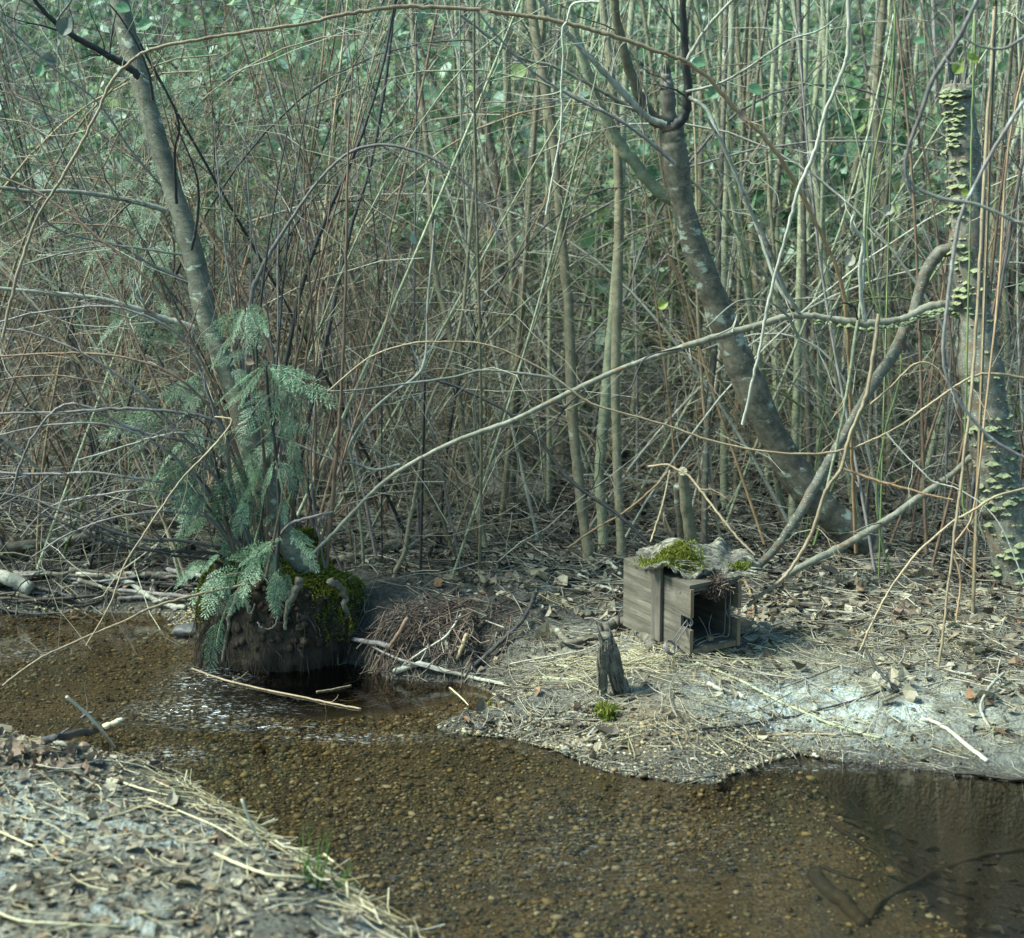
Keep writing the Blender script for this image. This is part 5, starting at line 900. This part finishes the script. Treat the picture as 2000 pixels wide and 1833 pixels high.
# ------------------------------------------------------------------ traced canes, poles and branches
rng = np.random.default_rng(45)
def single(nm, lab, cat, s, Y0, Y1, w0, w1, mat, tw=0, tl=.3, th=0, group=None, sides=9, wob=.1, foot=False, cap=False, bow=0.):
    if nm == 'bramble_cane': w0 *= .85; w1 *= .85; wob = .2; tw += 3; tl = min(tl, .16)
    C, r_ = trace(s, Y0, Y1, w0, w1, rng, 7, wob, bow)
    if foot: C[0, 2] = min(C[0, 2], float(H(C[0, 0], C[0, 1])) - .02)
    m = MB().tubes(C, r_, sides, cap)
    if th: thorns(m, C, r_, rng, th)
    if tw: side_twigs(m, C, r_, rng, tw, tl, .25)
    o = m.obj(nm, M[mat], None, C[0]); return tag(o, lab, cat, group)
GB = 'bramble canes arching through the thicket'
for a in (
 ('bramble_cane', 'long tan bramble cane arching across the top from the left edge to the right', 'bramble', '5,660 18,600 42,510 75,420 120,350 175,250 215,165 245,130 295,98 400,75 500,60 600,46 680,27 760,15 840,14 950,21 1060,36 1130,52 1200,72 1290,102 1340,120', 6.0, 6.4, 7, 10, 'tan', 3, .2, 60, GB),
 ('bramble_cane', 'orange brown bramble cane bending down through the right half', 'bramble', '1335,118 1380,150 1420,195 1450,228 1480,255 1520,305 1555,360 1590,430 1625,500 1645,560 1655,640 1660,760 1665,900 1672,1080', 6.4, 7.2, 10, 9, 'orange', 2, .2, 50, GB),
 ('bramble_cane', 'bleached white cane hanging down at the top centre', 'bramble', '1170,4 1120,8 1108,40 1098,62 1100,110 1096,170 1097,225 1092,280 1078,350 1066,420', 6.2, 6.3, 6, 4, 'pale', 2, .15, 50, GB),
 ('bramble_cane', 'straight pale cane slanting down from the top right past the alder', 'bramble', '1658,-20 1656,90 1645,140 1612,220 1590,300 1560,370 1538,450 1508,560 1492,640 1480,700 1462,780 1450,830', 6.3, 6.5, 9, 7, 'pale', 2, .2, 70, GB),
 ('bramble_cane', 'bright tan thorny cane sloping down to the leaves right of the box', 'bramble', '1716,614 1706,690 1692,770 1660,850 1640,920 1612,960 1590,1030 1562,1085 1530,1130 1490,1160 1460,1184', 6.2, 6.0, 9, 9, 'tan', 2, .2, 70, GB),
 ('bramble_cane', 'thin tan cane sagging in a long curve above the box to the right edge', 'bramble', '640,765 720,700 800,672 880,668 960,676 1060,722 1140,780 1190,800 1300,830 1380,858 1480,880 1590,887 1680,870 1760,830 1830,780 1890,740 1940,730 2020,742', 6.2, 6.1, 4, 6, 'tan', 2, .2, 60, GB),
 ('bramble_cane', 'short orange tan cane running level right of the sloping thorny cane', 'bramble', '1636,912 1700,935 1760,952 1820,968 1862,977', 6.15, 6.0, 6, 5, 'orange', 0, .2, 20, GB),
 ('bramble_cane', 'tan cane entering from the right edge and dropping to the bank', 'bramble', '2030,948 1950,968 1900,998 1860,1020 1800,1072 1760,1120 1730,1165 1700,1225 1680,1270', 5.9, 5.75, 6, 5, 'tan', 2, .2, 30, GB),
 ('bramble_cane', 'upright thorny brown cane before the fungus covered snag', 'bramble', '1945,-20 1935,140 1918,420 1908,620 1896,780 1880,920 1862,1060 1846,1200 1830,1330', 6.2, 5.6, 9, 7, 'tan', 1, .2, 70, GB, 9, .1, True),
 ('bramble_cane', 'thinner orange cane beside the upright one at the right edge', 'bramble', '2010,100 1985,200 1965,330 1950,560 1925,800 1900,1000 1862,1070 1876,1130 1868,1210', 6.3, 5.9, 5, 5, 'orange', 1, .2, 30, GB),
 ('bramble_cane', 'tan cane dipping from the stump into the creek at the left edge', 'bramble', '505,1138 430,1152 370,1165 300,1186 240,1215 180,1240 100,1275 50,1305 5,1340', 6.1, 5.6, 7, 5, 'tan', 2, .12, 20, GB),
 ('bramble_cane', 'thin arched tan twig looping over and down to the creek left of the stump', 'bramble', '420,815 452,820 440,845 400,890 360,930 320,985 270,1060 240,1110 215,1180 168,1262', 6.1, 5.75, 5, 3, 'tan', 3, .15, 0, GB),
 ('bramble_cane', 'olive thorny cane close beside the leaning red pole', 'bramble', '1700,300 1690,420 1685,560 1672,650 1650,790 1632,880 1605,990 1582,1050', 6.8, 6.7, 8, 7, 'olive2', 1, .2, 50, GB),
 ('bramble_cane', 'green cane standing upright at the right, left of the snag', 'bramble', '1750,-20 1740,140 1700,360 1700,560 1760,700 1728,850 1712,960 1722,1060 1745,1130', 7.0, 6.9, 5, 5, 'green', 1, .2, 0, GB, 8, .1, True),
 ('bramble_cane', 'upright green cane crossing the trunk of the snag', 'bramble', '1905,40 1898,250 1894,470 1890,640 1886,800 1880,960 1884,1010', 6.3, 6.2, 5, 5, 'green', 1, .2, 0, GB),
 ('bramble_cane', 'thin arched cane peaking left of the snag at mid height', 'bramble', '1700,790 1740,755 1786,712 1820,712 1845,738 1865,770', 6.2, 6.1, 5, 3, 'tan', 2, .15, 10, GB),
 ('bramble_cane', 'thin pale cane hanging straight down before the curved alder', 'bramble', '1730,845 1760,880 1800,920 1825,942 1880,960 1950,1020 2010,1160', 6.0, 5.9, 4, 3, 'pale', 2, .15, 8, GB),
 ('bramble_cane', 'bent twig hanging from the cut stubs behind the box', 'bramble', '1266,912 1300,908 1320,916 1345,930 1370,960 1400,1000 1440,1050 1475,1085', 7.1, 6.7, 6, 5, 'tan', 1, .2, 0, GB),
 ('bramble_cane', 'straight orange twig rising from the brown trunks to the cut stubs', 'bramble', '1110,1070 1160,1035 1220,1000 1280,950 1305,920', 7.2, 7.0, 5, 5, 'orange', 1, .15, 0, GB),
 ('bramble_cane', 'thin tan cane forking down to the box\'s back left corner', 'bramble', '1308,920 1300,960 1290,1000 1280,1030 1270,1060', 6.9, 6.5, 4, 4, 'tan', 1, .15, 0, GB),
): single(*a)
single('bare_shoot', 'dark branch arching over from the cedar shoots towards the centre', 'branch', '470,1090 478,800 490,590 505,540 530,490 575,420 625,350 680,300 745,283 810,296 870,325 930,380 970,450 985,480', 6.6, 6.5, 9, 4, 'purple', 10, .25)
single('bare_shoot', 'pale grey branch bending from upright into a long curve right of the stump', 'branch', '640,1050 653,950 671,897 692,852 730,800 772,765 818,730 832,687 835,600 842,520 850,430', 6.6, 6.7, 7, 4, 'grey', 5, .25)
single('bare_shoot', 'blackish forked branch rising steeply right of the leaning alder', 'branch', '490,1090 520,900 560,700 590,560 640,420 700,280 745,140 775,-20', 6.8, 7.0, 10, 5, 'dark', 8, .3)
single('bare_shoot', 'blackish upright branch passing behind the arching branch', 'branch', '560,1090 590,880 630,700 660,560 690,430 722,330 750,180 765,60 780,-40', 7.0, 7.2, 9, 6, 'dark', 8, .3)
single('bare_shoot', 'brown branch crossing leftward behind the leaning alder', 'branch', '620,1090 590,900 540,720 470,560 400,440 350,330 330,250', 7.0, 7.2, 9, 5, 'red', 8, .3)
GP = 'brown and grey poles of the alder thicket'
for a in (
 ('sapling', 'brown pole leaning left, first of the three trunks left of the box', 'sapling', '1150,1078 1143,1040 1130,940 1117,780 1111,600 1104,540 1091,390 1078,250 1048,80 1030,-40', 7.5, 7.9, 22, 16, 'olive', 3, .3, 0, GP, 14, .04, True),
 ('sapling', 'pale grey-green trunk, middle one of the three left of the box', 'sapling', '1180,1082 1176,1010 1170,930 1177,850 1186,740 1200,560 1212,400 1215,260 1225,120 1240,-40', 7.7, 8.1, 23, 13, 'olive2', 3, .3, 0, GP, 14, .04, True),
 ('sapling', 'straight brown trunk nearest the box, third of the three', 'sapling', '1214,1084 1210,1000 1205,900 1202,760 1205,600 1209,430 1206,300 1196,170 1180,40 1172,-40', 7.5, 7.8, 21, 15, 'olive', 3, .3, 0, GP, 14, .04, True),
 ('sapling', 'slim brown pole leaning left, midway between stump and box', 'sapling', '950,1080 925,950 905,845 891,740 876,640 850,530 840,400 830,250 810,100 800,-40', 7.6, 8.2, 15, 10, 'olive', 4, .3, 0, GP, 10, .04, True),
 ('sapling', 'brown pole slanting steeply left just right of the stump', 'sapling', '878,1072 855,1010 832,965 797,895 760,815 741,740 700,600 670,450 650,300', 7.7, 8.2, 14, 8, 'olive', 4, .3, 0, GP, 10, .04, True),
 ('sapling', 'dark upright pole right of the stump with a bent foot', 'sapling', '770,1120 790,1080 800,1020 812,960 826,880 835,800 880,700 905,600 915,480 930,330', 7.0, 7.3, 9, 6, 'olive', 4, .3, 0, GP, 8, .08, True),
 ('sapling', 'short cut-off trunk with a pale chewed top behind the box', 'sapling', '1352,1075 1345,1020 1338,970 1333,918', 7.4, 7.3, 26, 19, 'olive', 0, .3, 0, GP, 12, .04, True, True),
 ('sapling', 'second cut-off trunk, darker, left of the chewed one', 'sapling', '1338,1072 1330,1010 1323,948', 7.6, 7.5, 22, 16, 'alder_brown', 0, .3, 0, GP, 12, .04, True, True),
 ('sapling', 'dark slim pole just right of the chewed stubs', 'sapling', '1375,1080 1376,1000 1380,850 1387,770 1400,620 1404,450 1412,250 1420,-40', 7.6, 8.2, 15, 10, 'alder_brown', 3, .3, 0, GP, 10, .04, True),
 ('sapling', 'charcoal branch slanting down from the stump side to the box', 'branch', '818,733 895,757 982,800 1052,859 1105,930 1157,971 1217,1013 1266,1062', 7.0, 6.7, 6, 8, 'dark', 2, .2, 0, GP, 8, .1, True),
 ('sapling', 'thick mossy dark trunk far behind the brown poles', 'sapling', '1100,960 1095,900 1065,760 1030,650 1000,560 965,470 940,380', 9.6, 10.2, 66, 44, 'alder_brown', 3, .4, 0, GP, 14, .05, True),
): single(*a)
o = bpy.data.objects.get('sapling.006'); C_ = at(1333, 920, 7.29)
a_ = np.linspace(0, 2 * math.pi, 12, endpoint=False); MB().add(np.vstack([[C_ + (0, -.008, .004)], C_ + np.stack([.021 * np.cos(a_), -.012 + .018 * np.sin(a_) * .5, .02 * np.sin(a_)], 1)]), [[(0, i + 1, (i + 1) % 12 + 1) for i in range(12)]]).obj('chewed_top', M['cut'], None).parent = o
o2 = bpy.data.objects['chewed_top']; o2.matrix_parent_inverse = Matrix.Translation(-o.location)
GQ = 'background poles on the right'
for i, (s_, w0, w1, mt) in enumerate((('1415,1000 1414,800 1415,525 1420,300 1424,150 1433,-40', 16, 14, 'olive2'), ('1500,1000 1496,700 1503,490 1504,300 1510,150 1520,-40', 12, 10, 'olive2'), ('1462,1000 1461,800 1461,600 1460,315 1464,150 1466,-40', 14, 12, 'olive'),
    ('1560,1000 1566,700 1576,525 1587,280 1600,120 1618,-40', 13, 11, 'olive2'), ('1610,1010 1626,700 1636,560 1674,315 1705,150 1727,-40', 16, 13, 'olive'), ('1600,1000 1602,700 1604,560 1608,350 1612,150 1604,-40', 12, 10, 'olive2'), ('1640,990 1654,600 1664,455 1695,280 1713,105 1715,-40', 11, 9, 'olive2'),
    ('1366,980 1365,700 1366,455 1370,245 1364,100 1360,-40', 13, 11, 'olive'), ('1735,1000 1740,700 1728,400 1712,240 1720,80 1730,-40', 17, 14, 'olive'), ('1860,990 1850,600 1838,440 1832,315 1826,100 1820,-40', 9, 8, 'purple'), ('1790,990 1840,800 1880,640 1940,420 1990,250 2030,120', 13, 10, 'olive2'), ('1530,1050 1552,960 1580,800 1590,650 1600,500 1590,300', 18, 12, 'olive'), ('1620,1010 1600,900 1560,780 1530,680 1515,560', 15, 12, 'olive'))):
    Yb = 8.6 + (i * 7 % 5) * .45
    single('sapling', ('pale' if mt == 'olive2' else 'brown' if mt == 'olive' else 'purple') + ' upright pole in the background between ' + ('the box and the curved alder' if i in (0, 2, 7) else 'the curved alder and the fungus snag' if i not in (9, 10) else 'the long branch and the snag'), 'sapling', s_, Yb, Yb + .4, w0, w1, mt, 4, .35, 0, GQ, 10, .05, True)
# out-of-focus twigs close to the camera at the upper right
GN = 'blurred twigs close by at the upper right'
for a in (('twig', 'blurred blue grey twig sweeping down from the top right', 'twig', '1925,-40 1909,0 1867,84 1821,157 1797,227 1776,283 1768,330 1779,370 1797,380', 4.3, 4.4, 10, 6, 'purple', 2, .15, 0, GN), ('twig', 'blurred twig bowed from the right edge across the snag', 'twig', '2020,175 1985,220 1940,294 1905,360 1877,420 1862,500 1850,600 1842,680 1850,740 1885,800 1940,860 2020,905', 4.5, 4.6, 8, 6, 'purple', 3, .15, 0, GN),
          ('twig', 'blurred crooked twig crossing the snag at mid height', 'twig', '1768,330 1779,356 1797,371 1840,388 1900,398 1945,415 1985,434 2020,450', 4.4, 4.4, 6, 8, 'grey', 2, .15, 0, GN), ('twig', 'blurred twig at the right edge below the snag top', 'twig', '2020,60 1960,95 1900,85 1870,50', 4.6, 4.6, 6, 3, 'purple', 1, .12, 0, GN)): single(*a)
# single leaves hanging on twigs
def hangleaf(lab, px, py, Y, s, mat, nm='leaf', wid=1.5, rot=(1.3, 0, 0)):
    m = MB(); nA2 = 16; a = np.linspace(0, 2 * math.pi, nA2, endpoint=False); x = .5 * np.cos(a); y = .42 * np.sin(a) * wid / 1.5 * (1 - .25 * np.cos(a)) * (1 - .55 * np.clip(-np.cos(a), 0, 1) ** 3) * (1 - .5 * np.clip(np.cos(a), 0, 1) ** 4); V = [(0, 0, -.03)]
    for k in (.5, 1.): V += [(p * k, q * k, .9 * abs(q * k) * .5 + .25 * p * k * p * k) for p, q in zip(x, y)]
    m.add(np.array(V) * s, [[(0, 1 + i, 1 + (i + 1) % nA2) for i in range(nA2)], [(1 + i, 17 + i, 17 + (i + 1) % nA2, 1 + (i + 1) % nA2) for i in range(nA2)]])
    m.tubes(np.array([(.48 * s, 0, .02 * s), (.75 * s, 0, .08 * s)]), np.array([.0012, .0012]), 4)
    o = bpy.data.objects.new(nm, m.mesh(nm, M[mat])); COL.objects.link(o); o.location = at(px, py, Y); o.rotation_euler = rot; return tag(o, lab, 'leaf')
hangleaf('round purple green mottled leaf near the top left branch', 128, 52, 6.2, .078, 'round_leaf', rot=(1.35, -1.2, .2)); hangleaf('purple wilted leaf left of the leaning alder near the top', 95, 118, 6.2, .058, 'round_leaf', rot=(1.2, .3, .5)); hangleaf('green drooping leaf under the purple one at the top left', 80, 138, 6.25, .05, 'green_leaf', rot=(1.3, -1.3, 0))
for lab, px, py, Y, s, mt, rt in (('yellow green leaf pair half, left one above the snag top', 1870, 132, 6.1, .06, 'yellow_leaf', (1.3, -1.0, .3)), ('yellow green leaf on the right above the snag top', 1900, 116, 6.1, .05, 'yellow_leaf', (1.2, .2, .3)), ('yellow green leaf against the snag at mid height', 1885, 378, 6.2, .04, 'yellow_leaf', (1.2, .3, 0)), ('teal green leaf by the fork of the brown alder', 1365, 125, 6.9, .065, 'green_leaf', (1.1, .1, 0)), ('folded dark leaf below the alder fork', 1395, 182, 6.9, .06, 'green_leaf', (1.4, -.8, 0)),
    ('teal leaf on the twig right of the alder fork', 1475, 178, 6.8, .07, 'green_leaf', (1.0, .4, 0)), ('small yellow green leaf above the long branch', 1295, 597, 7.0, .05, 'yellow_leaf', (1.2, -.5, 0)), ('pale shrivelled leaf on the background canes', 1735, 410, 7.0, .055, 'paleleaf', (1.4, -1, 0)), ('round teal leaf pair at the top right', 1795, 82, 6.6, .05, 'green_leaf', (.9, 0, 0)), ('curled tan leaf on the orange cane', 1450, 228, 6.4, .045, 'paper', (1.3, .8, 0)),
    ('hanging pale leaf at the centre of the background canes', 1660, 508, 7.2, .06, 'paleleaf', (1.4, -1.2, 0)), ('brown curled leaf on the cane arching at the top', 945, 22, 6.25, .035, 'paper', (1.2, .2, 0)), ('brown leaf caught in the crown of the cedar shoot', 488, 708, 6.2, .036, 'paper', (1.2, .3, 0)), ('green leaf near the top of the leaning alder', 240, 18, 6.3, .06, 'green_leaf', (1.1, .3, 0)), ('teal leaf hanging right of the leaning alder', 285, 50, 6.3, .06, 'green_leaf', (1.2, -.4, 0)), ('yellow leaf beside the broken stub of the brown alder', 1152, 172, 7.4, .045, 'yellow_leaf', (1.3, -1, 0))): hangleaf(lab, px, py, Y, s, mt, rot=rt)
# ------------------------------------------------------------------ the thicket: every stem its own
rng = np.random.default_rng(47)
def zone(px):
    for lim, t in ((180, 'at the left edge'), (400, 'left of the leaning alder'), (660, 'behind the mossy stump'), (900, 'just right of the mossy stump'), (1100, 'between the stump and the three brown trunks'), (1260, 'around the three brown trunks'), (1480, 'behind the plywood box'), (1720, 'behind the curved alder'), (1900, 'left of the fungus snag')):
        if px < lim: return t
    return 'behind the fungus snag'
def stem(nm, cat, mat, cname, group, px, Y, h, r0, lean, tw, tl, wob, rng, sides=6, up=.5, arch=0.):
    x = (px - 1000) / FPX * Y
    for _ in range(12):                  # never out of the water
        if water_sd(x, Y)[0] > .12: break
        Y += .15; x = (px - 1000) / FPX * Y
    b = np.array((x, Y, float(H(x, Y)) - .03)); u = np.linspace(0, 1, 15)
    ph = rng.uniform(0, 6.28, 2); C = b + np.stack([lean[0] * h * u + wob * h * np.sin(u * rng.uniform(2.5, 6) + ph[0]) * u, lean[1] * h * u + wob * h * np.sin(u * 4 + ph[1]) * u, h * (u - arch * u ** 3)], 1); C[:, 0] += arch * h * np.sign(lean[0]) * u ** 2 * .8
    C[:, 1] = np.maximum(C[:, 1], 6.3)
    r_ = r0 * (1 - .62 * u); m = MB().tubes(C, r_, sides)
    if tw: side_twigs(m, C, r_, rng, tw, tl, up, .12, .98)
    ld = 'leaning left' if lean[0] + arch * .5 * np.sign(lean[0]) < -.09 else 'leaning right' if lean[0] + arch * .5 * np.sign(lean[0]) > .09 else 'standing upright'
    o = m.obj(nm, M[mat], None, b); return tag(o, f'{cname} {ld} {zone(px)}', cat, group)
for q in range(165):                      # the shrubs on the left
    px = rng.uniform(-320, 960); Y = rng.uniform(6.9, 9.8); k = rng.random(); mt, cn = (('red', 'thin red brown shrub stem'), ('olive2', 'thin grey green shrub stem'), ('purple', 'thin purple grey shrub stem'), ('dark', 'thin blackish shrub stem'), ('tan', 'thin tan shrub stem'), ('olive', 'thin olive shrub stem'), ('red', 'thin red brown shrub stem'))[int(k * 7)]
    stem('bare_shoot', 'shrub', mt, cn, 'shrub stems in the left thicket', px, Y, rng.uniform(2.2, 4.2), rng.uniform(.0045, .0095), (rng.normal(-.03, .31), rng.normal(0, .10)), 15, .55, .025, rng, up=.4, arch=.35 * (rng.random() < .4))
for q in range(120):                      # olive alder poles
    px = rng.uniform(880, 2330); Y = rng.uniform(8.2, 13.5); mt, cn = (('olive', 'brown background pole'), ('olive2', 'grey green background pole'), ('olive2', 'grey green background pole'), ('alder_brown', 'dark background pole'))[rng.integers(0, 4)]
    stem('sapling', 'sapling', mt, cn, 'background poles of the thicket', px, Y, rng.uniform(3.4, 5.2), rng.uniform(.012, .030), (rng.normal(0, .10), rng.normal(0, .05)), 4, .6, .012, rng, 8)
for q in range(290):                      # canes everywhere
    px = rng.uniform(-250, 2280); Y = rng.uniform(7.6, 13.5); mt, cn = (('olive2', 'thin grey green cane'), ('grey', 'thin grey cane'), ('tan', 'thin tan cane'), ('green', 'thin green cane'), ('orange', 'thin orange brown cane'), ('purple', 'thin purplish cane'), ('pale', 'thin bleached cane'))[int(rng.random() ** 1.2 * 7)]
    stem('cane', 'cane', mt, cn, 'thin canes of the thicket', px, Y, rng.uniform(1.6, 4.4), rng.uniform(.005, .0115), (rng.normal(0, .42), rng.normal(0, .12)), 8, .5, .035, rng, up=.2, arch=.5 * (rng.random() < .6))
for q in range(40):                       # purple stems at the right edge
    px = rng.uniform(1700, 2250); Y = rng.uniform(7, 9.5)
    stem('bare_shoot', 'shrub', 'purple' if q % 3 else 'red', 'thin purple shrub stem' if q % 3 else 'thin red brown shrub stem', 'shrub stems at the right', px, Y, rng.uniform(2.5, 4.), rng.uniform(.004, .010), (rng.normal(-.02, .13), rng.normal(0, .06)), 10, .45, .02, rng)
for o in list(bpy.data.objects):
    if '_o' in o: del o['_o']
